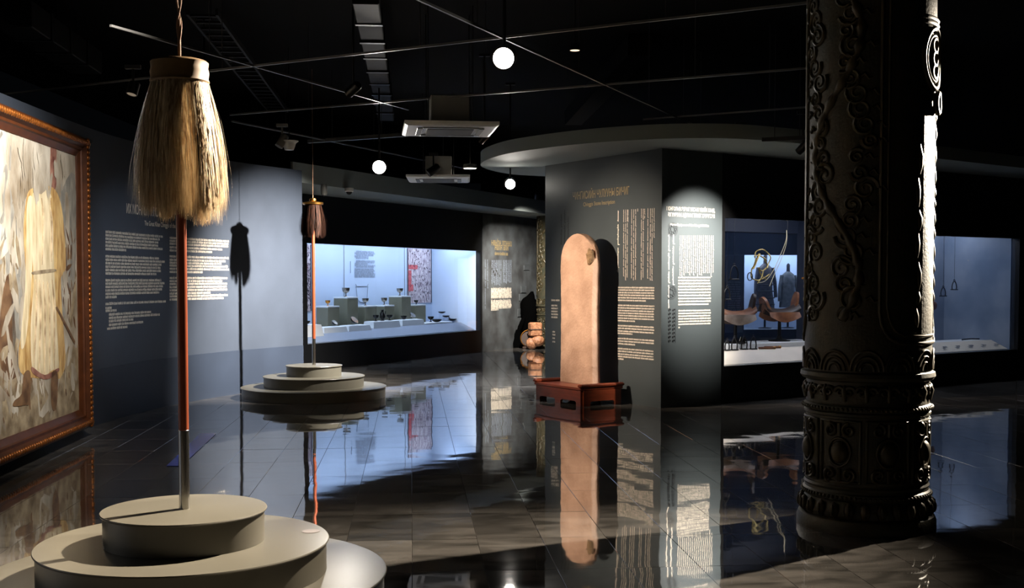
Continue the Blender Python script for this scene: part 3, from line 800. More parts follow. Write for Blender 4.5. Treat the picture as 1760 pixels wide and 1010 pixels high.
MB().box(S1a+.02, S1b-.02, .43, .79, S1z0, S1z0+.15, bev=.004).build('step', 'cream_deck', t)
u = spx(130, 600, 1.0)[0]; saddle(FB, u, 1.02, PLZ+.06, -.45, 'saddle_brown', 'saddle_pale', 'saddle_dark', 'pale brown saddle at the left edge of the horse showcase', .44)
u = spx(400, 590, 1.05)[0]; saddle(FB, u, 1.06, PLZ+.06, -.35, 'saddle_dark', 'saddle_brown', 'saddle_brown', 'red brown saddle on a metal stand in the horse showcase', .46)
for x, lab, v, h in ((72,'round iron stirrup at the left end of the front row',.60,.13),(117,'pointed iron stirrup, second in the front row',.60,.16),(178,'square iron stirrup, third in the front row',.66,.17),(234,'pointed iron stirrup right of the square one',.60,.165)):
    stirrup(FB, spx(x, 780, v)[0], v, S1z0+.165, .055 if x > 80 else .04, h, lab)
u, z = spx(115, 430, .55); stirrup(FB, u, .55, z, .075, .18, 'iron stirrup hanging high in front of the text panel', wire=2.69)
u, z = spx(70, 555, .5); stirrup(FB, u, .5, z, .055, .15, 'iron stirrup hanging above the left saddle', wire=2.69)
# bridle
u, z = spx(285, 370, .7); t = thing('bridle', 'metal studded bridle hanging in the horse showcase', 'bridle', FB.pt(u, .7, 0), FB.a)
def lp(pts): return [(spx(x,y,.7)[0]-u, random.uniform(-.02,.02)+dy, spx(x,y,.7)[1]) for x,y,dy in pts]
MB().tube(catmull(lp([(245,300,0),(262,262,.02),(300,247,.05),(338,260,.06),(352,295,.05),(345,330,.03),(325,362,0)]),6), .009, 6).build('crown_strap', 'bridle', t, 60)
MB().tube(lp([(228,368,0),(272,274,0)]), .022, 6, flat=.3).build('nose_strap', 'bridle', t)
mb = MB()
for P in ([(240,290,0),(275,285,0),(315,310,.02)],[(315,310,.02),(335,350,.03),(300,380,.02),(262,360,0)],[(228,368,0),(222,410,0),(240,430,.02),(270,440,.03)],[(262,360,0),(290,400,.03),(330,435,.04)],[(270,440,.03),(310,425,.03),(335,400,.02)],[(300,380,.02),(282,420,.0),(262,455,.0)],[(245,300,0),(236,340,0),(228,368,0)]):
    mb.tube(catmull(lp(P),5), .010, 6)
mb.build('cheek_straps', 'bridle', t, 60)
mb = MB(); mb.tube([(p[0]+.05*math.cos(q),p[1],p[2]+.055*math.sin(q)) for p in lp([(215,415,0)]) for q in [2*PI*i/16 for i in range(16)]], .007, 6, closed=True)
mb.build('bit_ring', 'iron', t, 60)
MB().tube(catmull(lp([(262,455,0),(320,440,.05),(370,375,.05),(410,295,.03),(436,190,.0),(446,128,0)]),6), .005, 5).build('rein', 'cordage', t, 60)
MB().tube(catmull(lp([(330,475,0),(380,400,.04),(418,300,.03),(442,200,.0),(446,128,0)]),6), .0045, 5).build('rein', 'cordage', t, 60)
MB().tube([(spx(446,128,.7)[0]-u,0,spx(446,128,.7)[1]),(spx(446,128,.7)[0]-u,0,2.69)], .002, 5).build('hanging_wire', 'wire', t)
# whip handle
u, z = spx(553, 425, .6); t = thing('whip', 'gilded T-shaped whip handle hanging beside the column', 'whip', FB.pt(u, .6, 0), FB.a)
q = spx(553, 515, .6)[1]
MB().tube([(-.055,0,z),(.055,0,z)], .014, 8).build('cross_grip', 'gold_bowl', t, 40)
MB().lathe([(.010,q),(.018,q+.02),(.011,q+.05),(.019,q+.09),(.012,q+.13),(.018,z-.03),(.012,z)], 12).build('handle', 'gold_bowl', t, 40)
MB().tube(catmull([(0,0,q),(.03,0,q-.06),(.015,0,q-.12),(-.02,0,q-.11),(-.015,0,q-.05),(0,0,q)],5), .005, 6).build('lash', 'cordage', t)
MB().tube([(0,0,z),(0,0,2.69)], .002, 5).build('hanging_wire', 'wire', t)
# brown leather hobbles
for k, (x, y, lab) in enumerate(((318,800,'brown leather hobble strap lying nearer the glass'),(352,782,'brown leather hobble strap lying behind the nearer one'))):
    v = .56+.10*k; u, z = spx(x, y, v); t = thing('leather_strap', lab, 'strap', FB.pt(u, v, S1z0+.152), FB.a-.5)
    MB().tube([(.11*math.cos(q),.03*math.sin(q),.016) for q in [2*PI*i/18 for i in range(18)]], .016, 6, closed=True).build('loop', 'saddle_brown', t, 60)
    MB().box(.09,.125,-.02,.02,0.0,.035,bev=.004).build('buckle', 'brass', t)
# small silver item under the left saddle
u, z = spx(178, 660, .75); t = thing('belt_plaque', 'shiny silver plaque below the left saddle', 'plaque', FB.pt(u, .80, PLZ+.06), FB.a)
MB().box(-.06,.06,-.005,.005,.02,.09,bev=.004, M=Matrix.Rotation(.4,4,'Y')).build('plate', 'steel', t); MB().box(-.03,.03,-.02,.03,0,.03).build('rest', 'iron', t)
# stirrups in the case right of the column
for x, y, lab in ((1621,508,'thin iron stirrup hanging right of the column, the lower one'),(1640,497,'thin iron stirrup hanging right of the column, the higher one')):
    u, z = FB.px(x, y, .7); stirrup(FB, u, .7, z, .06, .13, lab, wire=2.69)
u, z = FB.px(1607, 525, .85); t = thing('horse_trapping', 'brown fur trapping hanging at the edge of the column', 'trapping', FB.pt(u-.06, .85, z), FB.a)
MB().sphere((0,0,0), .10, 14, (1,.5,.8)).build('pelt', 'saddle_brown', t, 60); MB().tube([(0,0,.06),(0,0,2.69-z)], .002, 5).build('hanging_wire', 'wire', t)
u0, z = FB.px(1664, 448, .9); u1 = FB.px(1692, 449, .9)[0]
t = thing('comb_bar', 'pale horse comb hanging flat in the bluish showcase', 'comb', FB.pt(u0, .9, z), FB.a)
MB().box(0, u1-u0, -.006, .006, 0, .012).build('bar', 'cordage', t)
mb = MB()
for f in (.42,.62,.75,.9): mb.box((u1-u0)*f, (u1-u0)*f+.008, -.004,.004,-.09,0)
mb.box((u1-u0)*.4,(u1-u0)*.4+.008,-.004,.004,0,.12); mb.build('teeth', 'cordage', t)
MB().tube([((u1-u0)*.4,0,.1),((u1-u0)*.4,0,2.69-z)], .002, 5).build('hanging_wire', 'wire', t)
u, z = FB.px(1616, 462, .9); t = thing('lasso_pole', 'thin pale lasso rod leaning in the bluish showcase', 'rod', FB.pt(u, 1.0, 0), FB.a)
MB().tube([(-.25,0,S2z0+.01),(-.05,.1,1.5),(.16,.3,2.05)], .007, 6).build('rod', 'cordage', t)
MB().tube(catmull([(.16,.3,2.05),(.22,.31,1.9),(.2,.31,1.6),(.26,.31,1.35)],6), .004, 5).build('noose', 'cordage', t)
t = thing('display_plinth', 'pale plinth behind the label deck in the bluish showcase', 'plinth', FB.pt(0,0), FB.a)
MB().box(S2a+.05, FB.px(1690,560,.8)[0], .46, .95, S2z0, S2z0+.13, bev=.006).build('block', 'white_block', t)
t = thing('halter_rope', 'dark coiled halter rope on the pale plinth', 'rope', FB.pt(FB.px(1668,575,.7)[0], .66, S2z0+.135), FB.a)
MB().tube(catmull([(-.28,0,.01),(-.15,.05,.01),(0,-.02,.02),(.10,.06,.01),(.22,0,.01)],8), .012, 6).build('rope', 'iron', t, 60)
# far coat and armour
def mannequin(x0, x1, yt, yb, m, label, headless=True, fringe=False):
    u0, z1 = frp(x0, yt, .7); u1, z0 = frp(x1, yb, .7); w = (u1-u0)/2
    t = thing('costume_stand', label, 'costume', FR.pt((u0+u1)/2, .7, bz0), FR.a); H = z1-bz0; lo = z0-bz0
    R = []
    for f, wx, wy in ((0,.95,.5),(.15,.92,.5),(.4,.74,.42),(.6,.72,.42),(.8,.80,.42),(.92,.62,.34),(1.0,.24,.22)):
        z = lo+(H*.92-lo)*f; R.append([(w*wx*math.cos(2*PI*k/18), w*wy*math.sin(2*PI*k/18), z) for k in range(18)])
    MB().loft(R).build('garment', m, t, 60)
    for s in (-1,1): MB().tube([(s*w*.68,0,H*.86),(s*w*.92,-.02,H*.66),(s*w*1.0,-.05,H*.44)], [w*.24,w*.22,w*.2], 10, flat=.8).build('sleeve', m, t, 60)
    MB().lathe([(w*.2,H*.9),(w*.17,H*.98),(w*.18,H*1.03),(0,H*1.06)], 14).build('neck_form', 'felt_dark', t, 60)
    MB().tube([(0,0,.01),(0,0,lo+.05)], .03, 10).build('stand_post', 'iron', t); MB().lathe([(.18,0),(.18,.02),(.04,.04)], 20).build('stand_base', 'iron', t, 40)
    if fringe:
        for k in range(6):
            z = lo+(H*.8-lo)*k/6; MB().lathe([(w*.96,z),(w*.98,z+.02),(w*.90,z+.03)], 18, cap=False, sy=.55).build('scale_row', 'iron', t, 40)
    return t
mannequin(1339, 1370, 458, 528, 'coat', 'grey wrapped coat on a stand in the far showcase')
mannequin(1298, 1332, 443, 535, 'armor', 'dark layered armour in the far showcase behind the bridle', fringe=True)

# ================================================================== TUG BANNERS ON PODIUMS
def podium(cx, cy, radii, tier, label):
    t = thing('podium', label, 'podium', (cx, cy, 0), 0, 'round stepped podiums')
    for k, r in enumerate(radii):
        z0 = tier*k; z1 = z0+tier
        MB().lathe([(r-.014,z0+.001),(r-.014,z1-.014),(r-.003,z1-.012),(r,z1-.006),(r-.003,z1-.001),(r-.008,z1),(0,z1)], 128).build('tier', 'podium', t, 35)
    return t
def hair(R0, R1, L, n, m, parent, ztop, w, seed, clumps=46, straggle=.05):
    rnd = random.Random(seed); mb = MB(); cl = [(rnd.uniform(0,2*PI), rnd.uniform(-.05,.05), rnd.uniform(.88,1.08), rnd.uniform(.82,1.10)) for _ in range(clumps)]
    for i in range(n):
        c = rnd.choice(cl); a = c[0]+rnd.gauss(0,.10); r0 = R0*math.sqrt(rnd.uniform(.55,1.0)); ln = L*c[2]*rnd.uniform(.84,1.03)
        spread = R1*c[3]*(r0/R0)*rnd.uniform(.9,1.04)+ (rnd.uniform(0,straggle) if rnd.random() < .06 else 0)
        ph = rnd.uniform(0,6.28); fr = rnd.uniform(4,10); am = rnd.uniform(.002,.010); seg = 9; vs = []; fs = []
        for k in range(seg+1):
            t = k/seg; rr = r0+(spread-r0)*(1-(1-t)**1.9); aa = a+c[1]*t+am*4*math.sin(fr*t+ph)*t
            rr += am*math.sin(fr*1.3*t+ph)*t; x, y = rr*math.cos(aa), rr*math.sin(aa); z = ztop-ln*t
            ww = w*(1-.75*t**3); tx, ty = -math.sin(aa), math.cos(aa)
            vs += [(x-tx*ww, y-ty*ww, z), (x+tx*ww, y+ty*ww, z)]
        for k in range(seg): fs.append((2*k,2*k+1,2*k+3,2*k+2))
        mb.add(vs, fs)
    return mb.build('hair', m, parent, 80)
def pole_parts(t, z0, zs, z1, r, woodm='pole_wood'):
    MB().lathe([(r*1.05,z0),(r*1.05,zs),(r*.9,zs+.004)], 20).build('metal_sleeve', 'steel', t, 40)
    MB().lathe([(r,zs),(r*.98,z1)], 20).build('pole', woodm, t, 40)
NX, NY = -1.605, 5.72
podium(NX, NY, (.985,.70,.397), .160, 'grey three-tier round podium in the foreground')
t = thing('horsehair_banner', 'blond horsehair banner on a brown pole in the foreground', 'banner', (NX, NY, .48), 0, 'horsehair banners')
pole_parts(t, 0, .385, 1.55, .0245)
MB().lathe([(.02,2.178),(.125,2.175),(.137,2.165),(.134,2.14),(.139,2.118),(.135,2.09),(.141,2.075),(.134,2.06),(.11,2.05)], 48).build('collar', 'leather', t, 40)
MB().lathe([(.112,2.1),(.150,1.9),(.168,1.70),(.165,1.62),(.06,1.58)], 32).build('hair_core', 'hair_under', t, 60)  # added solid core, widened to block light passing through the strands
hair(.133, .205, .635, 9000, 'hair_blond', t, 2.085, .0017, 5, 60)
def twisted(x, y, z0, z1, label):
    t = thing('hanging_cord', label, 'cord', (x, y, z0)); H = z1-z0
    for s in (0, PI):
        MB().tube([(.010*math.cos(z*22+s)*min(1,z*6), .010*math.sin(z*22+s)*min(1,z*6), z) for z in [H*k/70 for k in range(71)]], .0055, 6).build('strand', 'rope', t, 60)
    MB().tube([(0,0,0),(0,0,.20)], .008, 8).build('lead', 'rope', t, 60)
twisted(NX, NY, .48+2.178, 4.445, 'twisted brown cord holding up the blond horsehair banner')
lx, ly = floor_pt(545, 912, .32)
o = MB().lathe([(.045,0),(.045,.0015)], 28, sx=1.0, sy=1.0).build('round_sticker', 'sticker', loc=(lx-.03, ly-.01, .3205)); tag(o, 'small white round sticker on the foreground podium', 'sticker')
FX, FY = floor_pt(540, 681.5); 
podium(FX, FY, (.985,.69,.385), .145, 'grey three-tier round podium beside the navy wall')
t = thing('horsehair_banner', 'dark brown horsehair banner in front of the cup showcase', 'banner', (FX, FY, .435), 0, 'horsehair banners')
pole_parts(t, 0, .36, 1.86, .0235)
MB().lathe([(.03,2.27),(.045,2.262),(.05,2.24),(.04,2.225),(.135,2.215),(.142,2.205),(.138,2.185),(.11,2.175),(.03,2.17)], 40).build('collar', 'brass', t, 40)
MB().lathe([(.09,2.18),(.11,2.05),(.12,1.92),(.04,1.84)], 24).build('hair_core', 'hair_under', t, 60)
hair(.112, .158, .43, 4200, 'hair_dark', t, 2.18, .0020, 9, 34)
t = thing('hanging_cord', 'thin dark cord holding up the brown horsehair banner', 'cord', (FX, FY, .435+2.27))
MB().tube([(0,0,0),(0,0,4.445-.435-2.27)], .004, 6).build('strand', 'rope', t)
# blue tape on the floor
a = floor_pt(372, 745); b = floor_pt(286, 801); dx, dy = b[0]-a[0], b[1]-a[1]; 
e0, e1 = floor_pt(345, 745), floor_pt(312, 801)
mb = MB(); mb.prism([(a[0],a[1]),(e0[0],e0[1]),(b[0],b[1]),(e1[0],e1[1])], .0045, .0055)
tag(mb.build('floor_tape', 'tape'), 'blue adhesive tape strip on the dark floor', 'tape')

# ================================================================== STONE STELE AND ITS STAND
ang = FA.a
SF = Frame((0.322, 15.66), ang)                       # front left foot of the stand; u to the near corner
SLEN, SDEP = 1.03, .64
t = thing('stele_stand', 'low reddish wooden stand with scrolled ends under the tall stone', 'stand', SF.pt(0,0), SF.a)
zt = .235
MB().box(-.02, SLEN+.02, -.02, SDEP+.02, zt-.035, zt, bev=.008).build('top', 'redwood', t)
for x0, x1 in ((-.045, .035), (SLEN-.035, SLEN+.045)):
    MB().box(x0, x1, -.03, SDEP+.03, zt, zt+.045, bev=.014).build('end_rail', 'redwood', t)
def apron(L, notches, hz):
    P = [(0,0)]
    for a, b in notches: P += [(a,0),(a,.045),(a+.03,.06),(b-.03,.06),(b,.045),(b,0)]
    return P+[(L,0),(L,hz),(0,hz)]
for v in (0.0, SDEP-.03):
    mb = MB(); mb.prism(apron(SLEN, ((.09,.45),(.58,.93)), zt-.035), -.03, 0, Matrix.Translation((0,v,0)) @ XZ()); mb.build('apron', 'redwood', t)
for u in (0.0, SLEN-.03):
    mb = MB(); M = Matrix.Translation((u+.03,.03,0)) @ Matrix.Rotation(PI/2,4,'Z') @ XZ()
    mb.prism(apron(SDEP-.06, ((.10,.48),), zt-.035), 0, .03, M); mb.build('side_apron', 'redwood', t)
MB().box(SLEN, SLEN+.012, .10, SDEP-.12, .075, .14, bev=.004).build('carved_panel', 'redwood', t)
import mathutils.noise as mn
def stele():
    W2, T2, H = .375, .072, 1.97; R = []; nz = 76; n = 64
    for i in range(nz+1):
        f = i/nz; z = H*(1-(1-f)**1.25) if f > .6 else H*f*(1-(1-.6)**1.25)/.6
        zz = max(0, (z-(H-.42))/.42); arch = math.sqrt(max(0.0004, 1-min(1,zz)**2.3)); ring = []
        hw = W2*(1-.03*math.sin(z*2.2))*arch*(1-.02*z)
        ht = T2*(1-.35*zz**4)
        for k in range(n):
            a = 2*PI*k/n; c, s = math.cos(a), math.sin(a)
            x = math.copysign(abs(c)**.22, c)*hw; y = math.copysign(abs(s)**.22, s)*ht
            q = mn.noise(Vector((x*3, y*3+5, z*3)))*.012+mn.noise(Vector((x*14, y*14, z*14)))*.006
            x += math.copysign(q, x)*arch; y += math.copysign(q*.5, y)
            # chipped upper right edge
            dx, dz = x-.30, z-1.70
            d = math.exp(-(dx*dx/.010+dz*dz/.018))
            if y < 0: y += d*.075; x -= d*.03
            ring.append((x, y, z))
        R.append(ring)
    return MB().loft(R)
p = SF.pt(.43, .41, zt)
st = thing('stone_stele', 'tall pale brown round-topped stone slab on the wooden stand', 'stele', p, SF.a)
stele().build('slab', 'stone', st, 50)
mb = MB(); mb.sphere((0,0,0), 1, 20, (.062,.045,.105)); vs = []
for v in mb.v:
    q = 1+.28*mn.noise(Vector(v)*22)+.15*mn.noise(Vector(v)*60); vs.append((v[0]*q+.292, v[1]*q-.042, v[2]*q+1.655))
mb.v = vs; mb.build('chipped_edge', 'stone_dark', st, 60)

# ================================================================== PAINTING
PF = Frame((-4.07, 7.95), math.atan2(11.9-7.95, -4.37+4.07))   # u runs away from the camera
PW = PF.px(140, 500)[0]; PB, PT = .105, 3.02
PH = PT-PB; fw = .19
paint = thing('painting', 'large framed oil painting of a robed standing figure', 'painting', PF.pt(0,0), PF.a)
MB().box(.08, PW-.08, .0, .05, PB+.08, PT-.08).build('backing_board', 'paint_brown', paint)
canv = MB().box(fw-.03, PW-fw+.03, -.012, 0, PB+fw-.03, PT-fw+.03).build('canvas', 'canvas', paint)
def pp(x, y): return PF.px(x, y, -.012)
def pshape(name, pts, m, k, smooth=True):
    P = [pp(x,y) for x,y in pts]
    C = [(q.x,q.y) for q in catmull([(u,z,0) for u,z in P], 4, True)] if smooth else P
    C = [(min(max(u,fw-.02),PW-fw+.02), min(max(z,PB+fw-.02),PT-fw+.02)) for u,z in C]
    mb = MB(); M = Matrix.Translation((0,-.0125-.0012*k,0)) @ XZ(); mb.prism(C, 0, .001, M); return mb.build(name, m, canv)
u9, zg = pp(60, 520)
MB().box(fw-.02, PW-fw+.02, -.0135, -.0121, PB+fw-.02, .95).build('painted_ground', 'canvas_low', canv)
pshape('painted_rocks', [(100,350),(128,300),(128,480),(112,500),(108,430)], 'paint_grey', 1)
pshape('painted_rocks', [(0,540),(14,470),(26,560),(30,640),(10,650),(0,620)], 'paint_brown', 1)
pshape('painted_rocks', [(20,520),(30,470),(42,540),(40,640),(26,640)], 'paint_grey', 1)
pshape('painted_banner', [(88,235),(95,240),(98,300),(92,330),(86,300)], 'paint_red', 1)
pshape('painted_coat', [(46,335),(62,322),(90,322),(104,350),(110,400),(112,460),(104,478),(108,560),(112,620),(104,648),(90,650),(40,645),(31,610),(38,560),(44,480),(40,400)], 'paint_ochre', 2)
pshape('painted_robe', [(56,332),(84,328),(90,380),(92,450),(94,500),(99,600),(100,632),(88,636),(76,646),(64,638),(54,630),(52,560),(57,480),(52,400)], 'paint_cream', 3)
pshape('painted_sleeve', [(86,340),(100,352),(108,400),(110,455),(102,478),(96,460),(97,420),(90,380)], 'paint_ochre', 4)
pshape('painted_sleeve', [(46,345),(56,345),(56,420),(50,520),(42,590),(34,590),(42,500),(44,420)], 'paint_cream', 4)
pshape('painted_head', [(69,268),(79,266),(83,298),(78,326),(69,326),(64,300)], 'canvas', 3)
pshape('painted_hem', [(54,630),(76,644),(99,632),(98,640),(78,652),(56,642)], 'paint_red', 4)
pshape('painted_boot', [(40,642),(51,640),(50,690),(40,696),(22,698),(24,688),(36,676)], 'paint_brown', 4)
pshape('painted_boot', [(88,642),(98,642),(97,690),(92,706),(87,690)], 'paint_brown', 4)
pshape('painted_belt', [(57,466),(92,462),(92,467),(57,471)], 'canvas_low', 5)
pshape('painted_staff', [(94,528),(97,526),(128,586),(127,592)], 'paint_brown', 5, False)
def dabs(name, m, n, k, region, size=(.02,.09), seed=1):
    rnd = random.Random(seed); mb = MB(); x0, x1, y0, y1 = region
    for _ in range(n):
        u, z = pp(rnd.uniform(x0,x1), rnd.uniform(y0,y1)); w = rnd.uniform(*size)*.5; h = rnd.uniform(*size)*1.6; a = rnd.gauss(0,.5); c, q = math.cos(a), math.sin(a); P = []
        for i in range(8):
            t = 2*PI*i/8; ex, ez = w*math.cos(t)*rnd.uniform(.6,1.2), h*math.sin(t)*rnd.uniform(.7,1.2); P.append((u+ex*c-ez*q, z+ex*q+ez*c))
        if min(p[0] for p in P) < fw or max(p[0] for p in P) > PW-fw or min(p[1] for p in P) < PB+fw or max(p[1] for p in P) > PT-fw: continue
        y = -.0125-.0012*k-rnd.uniform(0,.0009); mb.add([(p[0], y, p[1]) for p in P], [tuple(range(8))])
    o = mb.build(name, m, canv); o['kind'] = 'stuff'
full = (-110,128,205,770)
dabs('brush_dabs', 'paint_grey', 60, 1.2, (-110,128,230,520), (.05,.16), 1); dabs('brush_dabs', 'canvas_low', 120, 1.3, (-110,128,420,760), (.05,.14), 2)
dabs('brush_dabs', 'canvas', 260, 1.4, full, (.06,.18), 3); dabs('brush_dabs', 'paint_brown', 50, 1.5, (-110,128,600,770), (.015,.05), 4)
dabs('brush_dabs', 'paint_brown', 36, 1.5, (108,128,380,560), (.02,.07), 5); dabs('brush_dabs', 'canvas', 120, 1.6, (-110,128,600,770), (.02,.06), 6)
dabs('brush_dabs', 'canvas', 26, 5.4, (30,112,255,335), (.05,.11), 9)
mb = MB()
for xa, ya, xb, yb in ((60,480,58,625),(66,480,67,636),(73,484,76,642),(80,482,85,636),(88,480,93,632),(70,340,72,455),(84,350,88,450)):
    P = [pp(xa+(xb-xa)*q+1.2*math.sin(q*5), ya+(yb-ya)*q) for q in (0,.25,.5,.75,1)]; mb.tube([(u,-.0205,z) for u,z in P], [.004,.016,.012,.014,.003], 5, flat=.15)
mb.build('painted_folds', 'canvas_low', canv)['kind'] = 'stuff'
# frame: four rails, each with an inner slope, an outer roll and a row of carved beads
def rail(u0, z0, u1, z1):
    L = math.hypot(u1-u0, z1-z0); a = math.atan2(z1-z0, u1-u0)
    M = Matrix.Translation((u0,0,z0)) @ Matrix.Rotation(-a,4,'Y')
    prof = [(0,.03),(0,-.07),(.03,-.10),(.075,-.095),(.10,-.06),(.125,-.062),(.135,-.045),(.17,-.025),(.19,-.02),(.19,.03)]
    mb = MB(); mb.loft([[(q[0], q[1], q[0]) for q in prof], [(L-q[0], q[1], q[0]) for q in prof]], M)
    fr = mb.build('frame_rail', 'gilt_inner', paint, 25)
    mb = MB(); n = int(L/.055)
    for k in range(n):
        x = (k+.5)*L/n
        mb.sphere((x,-.098,.052), .027, 8, (1.25,.8,.9), M @ Matrix.Translation((x,0,.052)) @ Matrix.Rotation(.6,4,'Y') @ Matrix.Translation((-x,0,-.052)))
    o = mb.build('carved_beads', 'gilt', fr, 60); o['kind'] = 'stuff'
rail(0, PB, PW, PB); rail(PW, PB, PW, PT); rail(PW, PT, 0, PT); rail(0, PT, 0, PB)
# dark picture rail on the wall above
struct(curved_slab(LW, LW.px(2,200)[0]-2, LW.px(140,250)[0]+.2, WH-.17, WH-.13, 0.0, .05).build('trim_1', 'black_metal'), 'dark rail along the top of the navy wall', 'rail')

# ================================================================== CARVED COLUMN
def carved_column(cx, cy, label, group, rot=0.0):
    t = thing('carved_column', label, 'column', (cx, cy, 0), rot, group)
    yaw = math.atan2(-cy, -cx)                     # direction of the camera, theta 0
    def P(th, z, r): a = yaw+th; return (r*math.cos(a), r*math.sin(a), z)
    RS = .398
    MB().lathe([(.44,0),(.44,.055),(.428,.085),(.41,.095)], 96).build('base_ring', 'bronze', t, 30)
    MB().lathe([(.40,.09),(.412,.12),(.405,.16),(.385,.20),(.392,.205)], 96, cap=False).build('lotus_band', 'bronze', t, 40)
    MB().lathe([(.392,.205),(.402,.215),(.402,.245),(.39,.255),(.388,.27),(.396,.285),(.388,.30)], 96, cap=False).build('lower_moulding', 'bronze', t, 30)
    MB().lathe([(.384,.30),(.384,.735)], 96, cap=False).build('drum', 'bronze', t)
    MB().lathe([(.388,.735),(.398,.742),(.398,.757),(.388,.765),(.400,.772),(.400,.80),(.388,.808),(.392,.815)], 96, cap=False).build('upper_moulding', 'bronze', t, 30)
    MB().lathe([(.386,.81),(.386,.955),(.41,.965),(.424,.985),(.42,1.01),(.40,1.02)], 96, cap=False).build('frieze_ring', 'bronze', t, 30)
    MB().lathe([(RS,1.01),(RS,4.445)], 96, cap=False).build('shaft', 'bronze', t)
    n = 26                                            # lotus petals
    for k in range(n):
        a = yaw+2*PI*k/n; M = Matrix.Rotation(a,4,'Z') @ Matrix.Translation((.408,0,.148))
        mb = MB(); mb.sphere((0,0,0), 1, 8, (.026,.036,.055), M)
        mb.sphere((.022,0,0), 1, 6, (.012,.012,.036), M); mb.build('petal', 'bronze_hi', t, 60)
    for z, nm in ((.23,'lower_bead_row'),(.786,'upper_bead_row')):
        mb = MB()
        for k in range(84): mb.sphere(P(2*PI*k/84, z, .404), .0125, 6)
        o = mb.build(nm, 'bronze_hi', t, 60)
    def spiral(th, z, R, turns, hand, r, base, n=26, a0=0):
        return [P(th+hand*R*(1-.85*k/n)*math.cos(a0+turns*2*PI*k/n)/base, z+R*(1-.85*k/n)*math.sin(a0+turns*2*PI*k/n), base) for k in range(n+1)]
    for k in range(8):                                # panels around the drum
        th = (k+.5)*2*PI/8-.04; hw = .132
        pan = thing_part = MB()
        bord = []
        for (a, z) in ((-hw,.325),(hw,.325),(hw,.71),(-hw,.71)): bord.append((a/.384, z))
        pts = []
        for i in range(4):
            (a0,z0),(a1,z1) = bord[i], bord[(i+1)%4]
            for q in range(6): pts.append(P(th+a0+(a1-a0)*q/6, z0+(z1-z0)*q/6, .388))
        panel = MB().tube(pts, .011, 6, closed=True).build('panel_border', 'bronze', t, 60)
        a = yaw+th; M = Matrix.Rotation(a,4,'Z') @ Matrix.Translation((.384,0,.515))
        MB().sphere((0,0,0), 1, 16, (.040,.058,.072), M).build('oval_boss', 'bronze_hi', panel, 60)
        MB().tube([P(th+.074*math.cos(q)/.39, .515+.09*math.sin(q), .392) for q in [2*PI*i/24 for i in range(24)]], .009, 6, closed=True).build('boss_ring', 'bronze_hi', panel, 60)
        mb = MB()
        for sx in (-1,1):
            for zz, hz in ((.655,1),(.375,-1)):
                mb.tube(spiral(th+sx*.062/.39, zz, .045, 1.5, sx, .01, .392, a0=hz*PI/2), [.013-.006*i/26 for i in range(27)], 6)
        mb.tube([P(th, .62, .392), P(th, .70, .392)], .014, 6); mb.tube([P(th, .33, .392), P(th, .41, .392)], .014, 6)
        mb.build('scrollwork', 'bronze_hi', panel, 60)
    mb = MB()                                         # acanthus curls of the frieze
    for k in range(18):
        th = 2*PI*k/18
        for s in (-1,1):
            mb.tube(spiral(th+s*.03/.39, .895, .036, 1.3, s, .01, .392, 20), [.014-.007*i/20 for i in range(21)], 6)
        mb.tube([P(th,.835,.39),P(th,.90,.40),P(th,.94,.392)], [.012,.018,.006], 6)
    mb.build('frieze_curls', 'bronze_hi', t, 60)
    # wave arcs at the foot of the shaft
    mb = MB()
    for k in range(12):
        th = 2*PI*k/12
        for R in (.10,.07,.04): mb.tube([P(th+R*math.cos(q)/RS, 1.03+R*1.25*math.sin(q), RS+.004) for q in [PI*i/14 for i in range(15)]], .011, 6)
    mb.build('wave_arcs', 'bronze_hi', t, 60)
    # tall framed fields with rounded lower corners
    for k in range(2):
        th = k*PI+1.01; hw = .84
        for off, r in ((0,.013),(.045,.009)):
            h = hw-off/RS
            pts = [(-h,4.4)]+[(-h,z) for z in (3.4,2.6,2.0,1.6)]+[(-h,1.40+off),(-h*.95,1.31+off),(-h*.82,1.24+off),(-h*.6,1.205+off),(0,1.20+off),(h*.6,1.205+off),(h*.82,1.24+off),(h*.95,1.31+off),(h,1.40+off)]+[(h,z) for z in (1.6,2.0,2.6,3.4)]+[(h,4.4)]
            dens = []
            for (a0,z0),(a1,z1) in zip(pts, pts[1:]):
                for q in range(4): dens.append(P(th+a0+(a1-a0)*q/4, z0+(z1-z0)*q/4, RS+.003))
            MB().tube(dens, r, 6).build('field_border', 'bronze_hi', t, 60)
    # cloud and serpent relief between the fields
    rnd = random.Random(3)
    for k in range(2):
        th = k*PI+2.58; mb = MB()
        body = [P(th+.42*math.sin(z*4.2+k), z, RS-.010) for z in [1.35+i*.03 for i in range(100)]]
        body = [p for p in body if p[2] < 4.3]
        mb.tube(body, [.032+.008*math.sin(i*1.7) for i in range(len(body))], 8)
        mb.build('serpent_relief', 'bronze_hi', t, 60)
        mb = MB()
        for i in range(60):
            z = 1.38+(i//2)*.098; s = 1 if i % 2 else -1; off = s*.34-.15*math.sin(z*4.2+k)+rnd.uniform(-.12,.12)
            R = rnd.uniform(.05,.085); m = 22
            mb.tube(spiral(th+off, z, R, 1.6, s, .01, RS-.002, m, rnd.uniform(0,6)), [.017-.008*q/m for q in range(m+1)], 6)
            mb.tube([P(th+off+s*(R+.06*q)/RS, z+.02*math.sin(q*5), RS+.004) for q in (0,.4,.8,1.2)], [.014,.012,.009,.004], 6)
        mb.build('cloud_curls', 'bronze_hi', t, 60)
    # medallion and ring boss high on the lit side
    th = 1.22; z = 2.98
    mb = MB()
    for R, r in ((.15,.018),(.115,.010)): mb.tube([P(th+R*.9*math.cos(q)/RS, z+R*1.25*math.sin(q), RS+.008) for q in [2*PI*i/28 for i in range(28)]], r, 6, closed=True)
